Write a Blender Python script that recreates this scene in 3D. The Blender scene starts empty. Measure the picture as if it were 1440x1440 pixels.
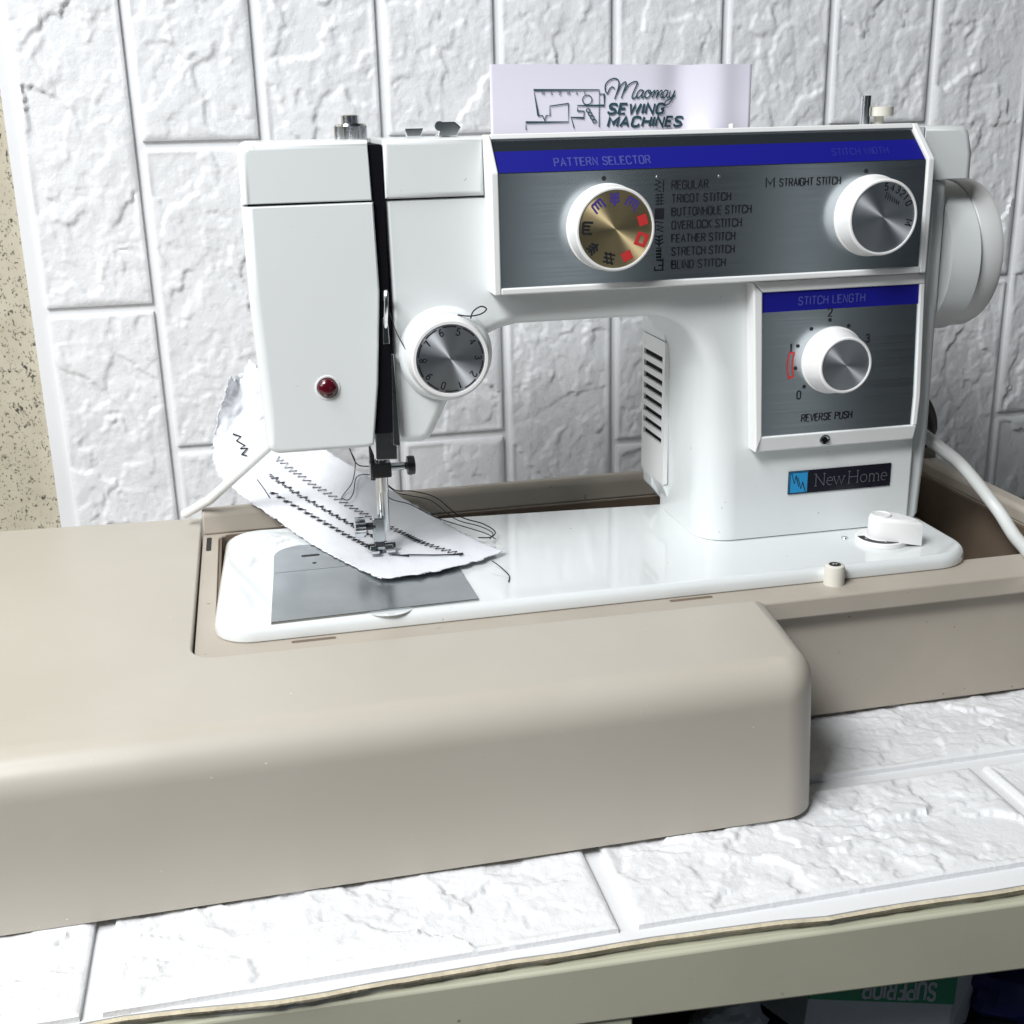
import bpy, bmesh, math, random
import numpy as np
from mathutils import Matrix, Vector
R_ = math.radians
MM = 0.001
scene = bpy.context.scene
COL = scene.collection

# ---------------------------------------------------------------- camera
cam_d = bpy.data.cameras.new('camera'); cam = bpy.data.objects.new('camera', cam_d); COL.objects.link(cam)
yaw, pitch, roll = R_(12.0), R_(18.3), R_(1.36)
fwd = Vector((math.sin(yaw)*math.cos(pitch), math.cos(yaw)*math.cos(pitch), -math.sin(pitch)))
rt = Vector((math.cos(yaw), -math.sin(yaw), 0)); dn = fwd.cross(rt)
r2 = rt*math.cos(roll) + dn*math.sin(roll); d2 = dn*math.cos(roll) - rt*math.sin(roll)
cam.matrix_world = Matrix.Translation(Vector((35, -575, 248))*MM) @ Matrix((r2, -d2, -fwd)).transposed().to_4x4()
cam_d.sensor_width = 36; cam_d.lens = 1685/1440*36
cam_d.clip_start = 0.01; cam_d.clip_end = 50
scene.camera = cam

# ---------------------------------------------------------------- world and lamps
world = bpy.data.worlds.new('World'); scene.world = world; world.use_nodes = True
bg = world.node_tree.nodes['Background']
bg.inputs[0].default_value = (0.45, 0.60, 0.78, 1); bg.inputs[1].default_value = 0.038

def area(name, loc, target, sx, sy, power, col):
    l = bpy.data.lights.new(name, 'AREA'); l.shape = 'RECTANGLE'; l.size = sx; l.size_y = sy
    l.energy = power; l.color = col
    o = bpy.data.objects.new(name, l); COL.objects.link(o)
    d = Vector(target) - Vector(loc)
    o.matrix_world = Matrix.Translation(Vector(loc)) @ d.to_track_quat('-Z', 'Y').to_matrix().to_4x4()
    return o
area('window_light', (-0.85, -0.45, 0.60), (0.10, 0.08, 0.0), 0.5, 0.5, 4.5, (0.99, 0.99, 1.0))
area('doorway_light', (-0.88, -1.00, 1.50), (0.10, 0.05, 0.0), 0.65, 0.55, 42.5, (0.98, 0.99, 1.0))
area('skylight', (-0.45, -0.26, 1.2), (-0.05, -0.10, 0.0), 0.45, 0.45, 7.5, (0.96, 0.985, 1.0))
# two tall lamps added behind the camera so the steel panels mirror bright bands
area('panel_strip_light', (0.64, -1.60, -0.15), (0.22, 0.05, 0.19), 0.16, 0.9, 0.24, (0.90, 0.98, 1.0))
area('panel_strip_light', (1.14, -1.60, -0.15), (0.34, 0.05, 0.15), 0.09, 0.9, 0.16, (0.90, 0.98, 1.0))
vs = scene.view_settings
vs.view_transform = 'Standard'; vs.look = 'None'; vs.gamma = 1.0; vs.exposure = -0.07; vs.use_curve_mapping = False
scene.cycles.use_denoising = True
scene.cycles.max_bounces = 8

# ---------------------------------------------------------------- materials
def nodes_of(m):
    return m.node_tree.nodes, m.node_tree.links
def mat(name, col, rough=0.5, metal=0.0, coat=0.0, var=0.0, vscale=40, bump=0.0, bscale=200, bdist=0.0005,
        specks=0.0, speck_col=(.1, .08, .06), speck_scale=120, aniso=0.0, spec=0.5, rvar=0.0):
    m = bpy.data.materials.new(name); m.use_nodes = True
    n, l = nodes_of(m); b = n['Principled BSDF']
    b.inputs['Base Color'].default_value = (*col, 1); b.inputs['Roughness'].default_value = rough
    b.inputs['Metallic'].default_value = metal; b.inputs['Coat Weight'].default_value = coat
    b.inputs['Coat Roughness'].default_value = 0.06; b.inputs['Specular IOR Level'].default_value = spec
    tc = n.new('ShaderNodeTexCoord'); cur = None
    if var > 0:
        t = n.new('ShaderNodeTexNoise'); t.inputs['Scale'].default_value = vscale; t.inputs['Detail'].default_value = 5
        l.new(tc.outputs['Object'], t.inputs['Vector'])
        mx = n.new('ShaderNodeMix'); mx.data_type = 'RGBA'
        mx.inputs['A'].default_value = (*[c*(1-var) for c in col], 1)
        mx.inputs['B'].default_value = (*[min(1, c*(1+var)) for c in col], 1)
        l.new(t.outputs['Fac'], mx.inputs['Factor']); cur = mx.outputs['Result']
    if specks > 0:
        t = n.new('ShaderNodeTexNoise'); t.inputs['Scale'].default_value = speck_scale; t.inputs['Detail'].default_value = 2
        l.new(tc.outputs['Object'], t.inputs['Vector'])
        r = n.new('ShaderNodeValToRGB'); r.color_ramp.elements[0].position = 1-specks; r.color_ramp.elements[1].position = min(1, 1-specks+0.03)
        l.new(t.outputs['Fac'], r.inputs['Fac'])
        mx = n.new('ShaderNodeMix'); mx.data_type = 'RGBA'
        if cur: l.new(cur, mx.inputs['A'])
        else: mx.inputs['A'].default_value = (*col, 1)
        mx.inputs['B'].default_value = (*speck_col, 1)
        l.new(r.outputs['Color'], mx.inputs['Factor']); cur = mx.outputs['Result']
    if cur: l.new(cur, b.inputs['Base Color'])
    if rvar > 0:
        t = n.new('ShaderNodeTexNoise'); t.inputs['Scale'].default_value = 25; t.inputs['Detail'].default_value = 6
        l.new(tc.outputs['Object'], t.inputs['Vector'])
        mr = n.new('ShaderNodeMapRange'); mr.inputs['To Min'].default_value = max(0, rough-rvar); mr.inputs['To Max'].default_value = rough+rvar
        l.new(t.outputs['Fac'], mr.inputs['Value']); l.new(mr.outputs['Result'], b.inputs['Roughness'])
    if bump > 0:
        t = n.new('ShaderNodeTexNoise'); t.inputs['Scale'].default_value = bscale; t.inputs['Detail'].default_value = 6
        l.new(tc.outputs['Object'], t.inputs['Vector'])
        bp = n.new('ShaderNodeBump'); bp.inputs['Strength'].default_value = bump; bp.inputs['Distance'].default_value = bdist
        l.new(t.outputs['Fac'], bp.inputs['Height']); l.new(bp.outputs['Normal'], b.inputs['Normal'])
    if aniso:
        b.inputs['Anisotropic'].default_value = aniso
    return m
M = {}
M['enamel'] = mat('white_enamel', (.74, .77, .77), .32, coat=.25, var=.02, vscale=18, rvar=.06, specks=.245, speck_col=(.45, .44, .40), speck_scale=260)
M['bed'] = mat('white_bed_enamel', (.74, .77, .77), .10, coat=1.0, var=.03, vscale=14, rvar=.04, specks=.245, speck_col=(.42, .42, .38), speck_scale=230)
M['plastic'] = mat('white_plastic', (.80, .81, .80), .38)
M['knob'] = mat('knob_plastic', (.82, .82, .81), .42)
M['aged'] = mat('aged_cream_plastic', (.70, .68, .60), .42, var=.04)
M['beige'] = mat('beige_case_plastic', (.455, .42, .36), .38, var=.035, vscale=9, bump=.06, bscale=900, bdist=.0002, specks=.235, speck_col=(.68, .66, .6), speck_scale=330, rvar=.05)
M['tray'] = mat('beige_tray_plastic', (.43, .385, .325), .45, var=.09, vscale=22, bump=.05, bscale=700, bdist=.0002, specks=.27, speck_col=(.2, .17, .13), speck_scale=190)
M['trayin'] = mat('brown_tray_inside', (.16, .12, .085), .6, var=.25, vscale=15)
M['chrome'] = mat('chrome', (.68, .70, .72), .2, metal=1)
M['steel'] = mat('worn_steel', (.46, .49, .50), .24, metal=1, var=.25, vscale=35, rvar=.12)
M['darkmetal'] = mat('dark_metal', (.05, .05, .055), .3, metal=.6)
M['black'] = mat('black_lining', (.004, .004, .007), .7, spec=.1)
M['ink'] = mat('black_ink', (.012, .013, .018), .5)
M['greyink'] = mat('silver_ink', (.06, .07, .30), .45)
M['faintink'] = mat('faint_violet_ink', (.022, .024, .25), .45)
M['silverink'] = mat('badge_silver_ink', (.10, .10, .115), .4)
M['stripe'] = mat('blue_stripe_ink', (.008, .009, .22), .5, spec=.25)
M['red'] = mat('red_lamp_button', (.075, .004, .010), .18, coat=.4)
M['redink'] = mat('red_ink', (.55, .035, .035), .45)
M['blueink'] = mat('violet_ink', (.06, .04, .24), .45)
M['whiteink'] = mat('pale_ink', (.6, .58, .5), .45)
M['teal'] = mat('teal_print_ink', (.012, .055, .075), .6)
M['cyan'] = mat('cyan_badge_enamel', (.02, .27, .56), .35)
M['badge'] = mat('black_badge', (.006, .006, .014), .25)
M['thread'] = mat('black_thread', (.012, .013, .018), .8)
M['fabric'] = mat('white_cotton', (.72, .735, .77), .95, bump=.5, bscale=900, bdist=.0006, var=.03, spec=.1)
M['paper'] = mat('pale_card', (.60, .585, .665), .34, var=.015, coat=.3)
M['cable'] = mat('white_cable', (.72, .74, .72), .4)
M['greycable'] = mat('grey_cable', (.06, .06, .065), .5)
M['desk'] = mat('sage_desk_paint', (.50, .50, .385), .38, var=.05, vscale=12, specks=.25, speck_col=(.2, .19, .13), speck_scale=90, rvar=.08)
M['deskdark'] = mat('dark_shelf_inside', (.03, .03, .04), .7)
M['foamcut'] = mat('cut_foam_edge', (.56, .50, .37), .9, var=.4, vscale=140, bump=.4, bscale=500, bdist=.0015)
M['green'] = mat('green_carton', (.06, .40, .22), .5)
M['carton'] = mat('pale_carton', (.72, .78, .84), .6)
M['brown'] = mat('brown_glass', (.07, .015, .01), .3)
M['bluebag'] = mat('blue_bag', (.012, .02, .13), .4)
M['floor'] = mat('dark_floor', (.07, .07, .075), .7, var=.2, vscale=4)
M['rubber'] = mat('grey_recess', (.02, .02, .02), .7)

def wear(m, scratch=.5, dust=.12, dcol=(.62, .6, .56)):
    """faint scratches and dust smears mixed over a plastic or enamel"""
    n, l = nodes_of(m); b = n['Principled BSDF']; tc = n.new('ShaderNodeTexCoord')
    src = b.inputs['Base Color'].links[0].from_socket if b.inputs['Base Color'].links else None
    mp = n.new('ShaderNodeMapping'); mp.inputs['Scale'].default_value = (14, 60, 60); mp.inputs['Rotation'].default_value = (0, .3, .5)
    l.new(tc.outputs['Object'], mp.inputs['Vector'])
    t = n.new('ShaderNodeTexNoise'); t.inputs['Scale'].default_value = 9; t.inputs['Detail'].default_value = 4; t.inputs['Distortion'].default_value = 1.5
    l.new(mp.outputs['Vector'], t.inputs['Vector'])
    r = n.new('ShaderNodeValToRGB'); e = r.color_ramp.elements; e[0].position = .66; e[0].color = (0, 0, 0, 1); e[1].position = .76; e[1].color = (scratch,)*3+(1,)
    l.new(t.outputs['Fac'], r.inputs['Fac'])
    t2 = n.new('ShaderNodeTexNoise'); t2.inputs['Scale'].default_value = 7; t2.inputs['Detail'].default_value = 8; t2.inputs['Roughness'].default_value = .65
    l.new(tc.outputs['Object'], t2.inputs['Vector'])
    r2 = n.new('ShaderNodeValToRGB'); e = r2.color_ramp.elements; e[0].position = .45; e[0].color = (0, 0, 0, 1); e[1].position = .75; e[1].color = (dust,)*3+(1,)
    l.new(t2.outputs['Fac'], r2.inputs['Fac'])
    mu = n.new('ShaderNodeMath'); mu.operation = 'MAXIMUM'; l.new(r.outputs['Color'], mu.inputs[0]); l.new(r2.outputs['Color'], mu.inputs[1])
    mx = n.new('ShaderNodeMix'); mx.data_type = 'RGBA'
    if src: l.new(src, mx.inputs['A'])
    else: mx.inputs['A'].default_value = b.inputs['Base Color'].default_value
    mx.inputs['B'].default_value = (*dcol, 1); l.new(mu.outputs[0], mx.inputs['Factor']); l.new(mx.outputs['Result'], b.inputs['Base Color'])
wear(M['beige'], .10, .16); wear(M['tray'], .15, .25, (.28, .24, .19)); wear(M['desk'], .25, .2, (.25, .24, .18)); wear(M['steel'], .35, .5, (.22, .25, .26))
wear(M['bed'], .12, .10, (.55, .56, .52)); wear(M['enamel'], .05, .10, (.66, .67, .63))
def foam_mat():
    m = mat('white_foam_skin', (.745, .753, .765), .5, var=.02, vscale=60, spec=.4)
    n, l = nodes_of(m); b = n['Principled BSDF']; tc = n.new('ShaderNodeTexCoord')
    h = None
    for sc, w in ((420, .5), (1100, .25), (160, .55)):
        t = n.new('ShaderNodeTexNoise'); t.inputs['Scale'].default_value = sc; t.inputs['Detail'].default_value = 3
        t.inputs['Distortion'].default_value = .6
        l.new(tc.outputs['Object'], t.inputs['Vector'])
        mu = n.new('ShaderNodeMath'); mu.operation = 'MULTIPLY'; mu.inputs[1].default_value = w
        l.new(t.outputs['Fac'], mu.inputs[0])
        if h is None: h = mu.outputs[0]
        else:
            a = n.new('ShaderNodeMath'); a.operation = 'ADD'; l.new(h, a.inputs[0]); l.new(mu.outputs[0], a.inputs[1]); h = a.outputs[0]
    bp = n.new('ShaderNodeBump'); bp.inputs['Strength'].default_value = .45; bp.inputs['Distance'].default_value = .0012
    l.new(h, bp.inputs['Height']); l.new(bp.outputs['Normal'], b.inputs['Normal'])
    return m
M['foam'] = foam_mat()
M['foamflat'] = mat('white_foam_groove', (.745, .753, .765), .45, var=.02, bump=.05, bscale=300)

def terrazzo():
    m = bpy.data.materials.new('speckled_plaster'); m.use_nodes = True
    n, l = nodes_of(m); b = n['Principled BSDF']; b.inputs['Roughness'].default_value = .7
    tc = n.new('ShaderNodeTexCoord'); mp = n.new('ShaderNodeMapping'); mp.inputs['Scale'].default_value = (1, 1, .75)
    l.new(tc.outputs['Object'], mp.inputs['Vector'])
    cur = None
    base = n.new('ShaderNodeTexNoise'); base.inputs['Scale'].default_value = 60; base.inputs['Detail'].default_value = 6
    l.new(mp.outputs['Vector'], base.inputs['Vector'])
    mx = n.new('ShaderNodeMix'); mx.data_type = 'RGBA'; mx.inputs['A'].default_value = (.40, .36, .27, 1); mx.inputs['B'].default_value = (.60, .56, .45, 1)
    l.new(base.outputs['Fac'], mx.inputs['Factor']); cur = mx.outputs['Result']
    for sc, p, c in ((300, .60, (.05, .045, .035)), (620, .59, (.12, .105, .08)), (160, .66, (.06, .055, .045))):
        t = n.new('ShaderNodeTexNoise'); t.inputs['Scale'].default_value = sc; t.inputs['Detail'].default_value = 3
        l.new(mp.outputs['Vector'], t.inputs['Vector'])
        r = n.new('ShaderNodeValToRGB'); r.color_ramp.elements[0].position = p; r.color_ramp.elements[1].position = p+.10
        l.new(t.outputs['Fac'], r.inputs['Fac'])
        k = n.new('ShaderNodeMix'); k.data_type = 'RGBA'; l.new(cur, k.inputs['A']); k.inputs['B'].default_value = (*c, 1)
        l.new(r.outputs['Color'], k.inputs['Factor']); cur = k.outputs['Result']
    l.new(cur, b.inputs['Base Color'])
    return m
M['terrazzo'] = terrazzo()

def brushed(name, col, rough, scl, strength=.12):
    """flat metal with fine vertical-or-horizontal brushing"""
    m = bpy.data.materials.new(name); m.use_nodes = True
    n, l = nodes_of(m); b = n['Principled BSDF']
    b.inputs['Base Color'].default_value = (*col, 1); b.inputs['Metallic'].default_value = .98; b.inputs['Roughness'].default_value = rough
    tc = n.new('ShaderNodeTexCoord'); mp = n.new('ShaderNodeMapping'); mp.inputs['Scale'].default_value = scl
    l.new(tc.outputs['Object'], mp.inputs['Vector'])
    t = n.new('ShaderNodeTexNoise'); t.inputs['Scale'].default_value = 1; t.inputs['Detail'].default_value = 4
    l.new(mp.outputs['Vector'], t.inputs['Vector'])
    bp = n.new('ShaderNodeBump'); bp.inputs['Strength'].default_value = strength; bp.inputs['Distance'].default_value = .0002
    l.new(t.outputs['Fac'], bp.inputs['Height']); l.new(bp.outputs['Normal'], b.inputs['Normal'])
    mr = n.new('ShaderNodeMapRange'); mr.inputs['To Min'].default_value = rough-.05; mr.inputs['To Max'].default_value = rough+.08
    l.new(t.outputs['Fac'], mr.inputs['Value']); l.new(mr.outputs['Result'], b.inputs['Roughness'])
    b.inputs['Anisotropic'].default_value = .45
    cx_ = n.new('ShaderNodeCombineXYZ'); cx_.inputs[2].default_value = 1.0; l.new(cx_.outputs[0], b.inputs['Tangent'])
    return m
M['panel'] = brushed('brushed_panel_steel', (.56, .61, .64), .19, (12, 1500, 1500), .02)
def spun(name, col, rough=.3):
    m = bpy.data.materials.new(name); m.use_nodes = True
    n, l = nodes_of(m); b = n['Principled BSDF']
    b.inputs['Base Color'].default_value = (*col, 1); b.inputs['Metallic'].default_value = 1
    b.inputs['Roughness'].default_value = rough; b.inputs['Anisotropic'].default_value = .9; b.inputs['Anisotropic Rotation'].default_value = .25
    t = n.new('ShaderNodeTangent'); t.direction_type = 'RADIAL'; t.axis = 'Z'
    l.new(t.outputs['Tangent'], b.inputs['Tangent'])
    return m
M['spun'] = spun('spun_steel', (.74, .77, .81), .36)
M['spungold'] = spun('spun_brass', (.80, .64, .36), .38)

# ---------------------------------------------------------------- object helpers
WM = {}
def link(o, parent=None, world=Matrix.Identity(4)):
    COL.objects.link(o)
    if parent is not None:
        o.parent = parent; o.matrix_local = WM[parent].inverted() @ world
    else:
        o.matrix_local = world
    WM[o] = world.copy()
    return o
def empty(name, loc, label, cat, group=None):
    o = bpy.data.objects.new(name, None); o.empty_display_size = .01
    link(o, None, Matrix.Translation(Vector(loc)*MM)); tag(o, label, cat, group); return o
def tag(o, label=None, cat=None, group=None, kind=None):
    if label: o['label'] = label
    if cat: o['category'] = cat
    if group: o['group'] = group
    if kind: o['kind'] = kind
    return o
def mesh_obj(name, verts, faces, m, parent=None, world=Matrix.Identity(4), smooth=35, wn=False, bevel=0, segs=3, caps=None):
    me = bpy.data.meshes.new(name)
    me.from_pydata([(v[0]*MM, v[1]*MM, v[2]*MM) for v in verts], [], faces)
    bm = bmesh.new(); bm.from_mesh(me)
    bmesh.ops.recalc_face_normals(bm, faces=bm.faces); bm.to_mesh(me); bm.free()
    me.materials.append(M[m] if isinstance(m, str) else m)
    if smooth:
        me.shade_smooth(); me.set_sharp_from_angle(angle=R_(smooth))
    if caps:                                  # keep the flat ends of rounded prisms perfectly flat
        nr = np.zeros(len(me.loops)*3); me.corner_normals.foreach_get('vector', nr); nr = nr.reshape(-1, 3)
        for vs_, _ in caps:
            cf_ = max((p for p in me.polygons if set(p.vertices) <= vs_), key=lambda p: p.area); cn = np.array(cf_.normal)
            for p in me.polygons:
                if p.normal.dot(cf_.normal) > .8:
                    for li in p.loop_indices:
                        if me.loops[li].vertex_index in vs_: nr[li] = cn
        me.normals_split_custom_set(nr.tolist())
    o = bpy.data.objects.new(name, me)
    if bevel:
        b = o.modifiers.new('b', 'BEVEL'); b.width = bevel*MM; b.segments = segs; b.limit_method = 'ANGLE'; b.angle_limit = R_(30)
        wn = True
        for p in me.polygons: p.use_smooth = True
    if wn:
        w = o.modifiers.new('w', 'WEIGHTED_NORMAL'); w.keep_sharp = True
    return link(o, parent, world)

class G:
    """collects shapes for ONE mesh (mm)"""
    def __init__(s): s.v = []; s.f = []; s.caps = []
    def add(s, v, f):
        k = len(s.v); s.v += [tuple(map(float, p)) for p in v]; s.f += [[i+k for i in q] for q in f]; return s
    def box(s, x0, x1, y0, y1, z0, z1):
        return s.add([(x, y, z) for z in (z0, z1) for y in (y0, y1) for x in (x0, x1)],
                     [[0, 2, 3, 1], [4, 5, 7, 6], [0, 1, 5, 4], [2, 6, 7, 3], [0, 4, 6, 2], [1, 3, 7, 5]])
    def hexa(s, p):
        return s.add(p, [[0, 3, 2, 1], [4, 5, 6, 7], [0, 1, 5, 4], [1, 2, 6, 5], [2, 3, 7, 6], [3, 0, 4, 7]])
    def tube(s, pts, r, n=8, cap=True):
        pts = [Vector(p) for p in pts]; rs = r if isinstance(r, (list, tuple)) else [r]*len(pts)
        k = len(s.v); up = None
        for i, p in enumerate(pts):
            t = (pts[min(i+1, len(pts)-1)] - pts[max(i-1, 0)]).normalized()
            if up is None:
                up = Vector((0, 0, 1)) if abs(t.z) < .9 else Vector((1, 0, 0))
            a = (up - t*up.dot(t)).normalized(); b = t.cross(a); up = a
            for j in range(n):
                q = p + (a*math.cos(2*math.pi*j/n) + b*math.sin(2*math.pi*j/n))*rs[i]; s.v.append(tuple(q))
        for i in range(len(pts)-1):
            for j in range(n):
                s.f.append([k+i*n+j, k+i*n+(j+1) % n, k+(i+1)*n+(j+1) % n, k+(i+1)*n+j])
        if cap:
            s.f.append([k+j for j in range(n)][::-1]); s.f.append([k+(len(pts)-1)*n+j for j in range(n)])
        return s
    def lathe(s, prof, n=48, c=(0, 0, 0), axis='z', knurl=None):
        """prof: list of (r, h) along the axis; r=0 ends close. knurl=(i0,i1,teeth,depth)"""
        k = len(s.v); rings = []
        for i, (r, h) in enumerate(prof):
            if r <= 1e-6:
                rings.append([len(s.v)]); s.v.append(s._ax(0, 0, h, c, axis)); continue
            ring = []
            for j in range(n):
                a = 2*math.pi*j/n; rr = r
                if knurl and knurl[0] <= i <= knurl[1]: rr = r - knurl[2]*(j % 2)
                ring.append(len(s.v)); s.v.append(s._ax(rr*math.cos(a), rr*math.sin(a), h, c, axis))
            rings.append(ring)
        for a, b in zip(rings, rings[1:]):
            if len(a) == 1 and len(b) == 1: continue
            for j in range(n):
                j2 = (j+1) % n
                if len(a) == 1: s.f.append([a[0], b[j], b[j2]])
                elif len(b) == 1: s.f.append([a[j], a[j2], b[0]])
                else: s.f.append([a[j], a[j2], b[j2], b[j]])
        return s
    @staticmethod
    def _ax(x, y, h, c, axis):
        if axis == 'z': return (c[0]+x, c[1]+y, c[2]+h)
        if axis == 'y': return (c[0]+x, c[1]-h, c[2]+y)     # +h towards the viewer side (-Y)
        return (c[0]+h, c[1]+x, c[2]+y)                      # along +X
    def prism(s, poly, d0, d1, r0=0.0, r1=0.0, plane='xz', er=None, seg=5, mp=None):
        """closed outline extruded from d0 to d1; rounded at both ends by radius r0/r1;
        er = radius factor per edge (edge i runs from point i to i+1)"""
        P = [Vector(p) for p in poly]; n = len(P)
        A = sum(P[i].x*P[(i+1) % n].y - P[(i+1) % n].x*P[i].y for i in range(n))
        if A < 0: P.reverse(); er = (er[:-1][::-1] + er[-1:]) if er else None
        er = er or [1.0]*n
        nm = []
        for i in range(n):
            e = (P[(i+1) % n]-P[i]).normalized(); nm.append(Vector((-e.y, e.x)))   # inward
        def off(rr, c):          # offset each edge by er*rr*c
            out = []
            for i in range(n):
                n1, n2 = nm[i-1], nm[i]; a, b = er[i-1]*rr*c, er[i]*rr*c
                det = n1.x*n2.y - n1.y*n2.x
                if n1.dot(n2) > .8: d = (n1*a + n2*b)*.5
                else: d = Vector(((a*n2.y - b*n1.y)/det, (n1.x*b - n2.x*a)/det))
                out.append((P[i]+d, max(er[i-1], er[i])))
            return out
        rings = []
        sg = 1 if d1 > d0 else -1
        if r0 > 0:
            for k in range(seg+1):
                t = math.pi/2*(k/seg)
                rings.append([(p, d0 + sg*r0*f*(1-math.sin(t))) for p, f in off(r0, 1-math.cos(t))][:] )
            rings = rings[::-1]
        else: rings.append([(p, d0) for p in P])
        if r1 > 0:
            for k in range(seg+1):
                t = math.pi/2*(k/seg)
                rings.append([(p, d1 - sg*r1*f*(1-math.sin(t))) for p, f in off(r1, 1-math.cos(t))])
        else: rings.append([(p, d1) for p in P])
        base = len(s.v)
        for ring in rings:
            for p, d in ring:
                s.v.append(mp(p.x, p.y, d) if mp else ((p.x, d, p.y) if plane == 'xz' else ((p.x, p.y, d) if plane == 'xy' else (d, p.x, p.y))))
        for i in range(len(rings)-1):
            for j in range(n):
                s.f.append([base+i*n+j, base+i*n+(j+1) % n, base+(i+1)*n+(j+1) % n, base+(i+1)*n+j])
        if r0 > 0: s.caps.append((set(range(base, base+n)), -sg))
        if r1 > 0: s.caps.append((set(range(base+(len(rings)-1)*n, base+len(rings)*n)), sg))
        s.f.append([base+j for j in range(n)]); s.f.append([base+(len(rings)-1)*n+j for j in range(n)][::-1])
        return s
    def build(s, name, m, parent=None, world=Matrix.Identity(4), **k):
        if s.caps and not k.get('bevel'):
            k['wn'] = False; k['caps'] = s.caps
        return mesh_obj(name, s.v, s.f, m, parent, world, **k)

def arc(cx, cy, r, a0, a1, n=6):
    return [(cx+r*math.cos(R_(a0+(a1-a0)*i/n)), cy+r*math.sin(R_(a0+(a1-a0)*i/n))) for i in range(n+1)]
def rrect(x0, x1, y0, y1, r, n=6):
    r = r if isinstance(r, (list, tuple)) else [r]*4      # bl, br, tr, tl
    return (arc(x0+r[0], y0+r[0], r[0], 180, 270, n) + arc(x1-r[1], y0+r[1], r[1], 270, 360, n)
            + arc(x1-r[2], y1-r[2], r[2], 0, 90, n) + arc(x0+r[3], y1-r[3], r[3], 90, 180, n))
def spline(pts, n=8):
    P = [Vector(p) for p in pts]; out = []
    for i in range(len(P)-1):
        a, b, c, d = P[max(i-1, 0)], P[i], P[i+1], P[min(i+2, len(P)-1)]
        for k in range(n):
            t = k/n
            out.append(.5*((2*b) + (c-a)*t + (2*a-5*b+4*c-d)*t*t + (3*b-a-3*c+d)*t**3))
    out.append(P[-1]); return out

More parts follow.
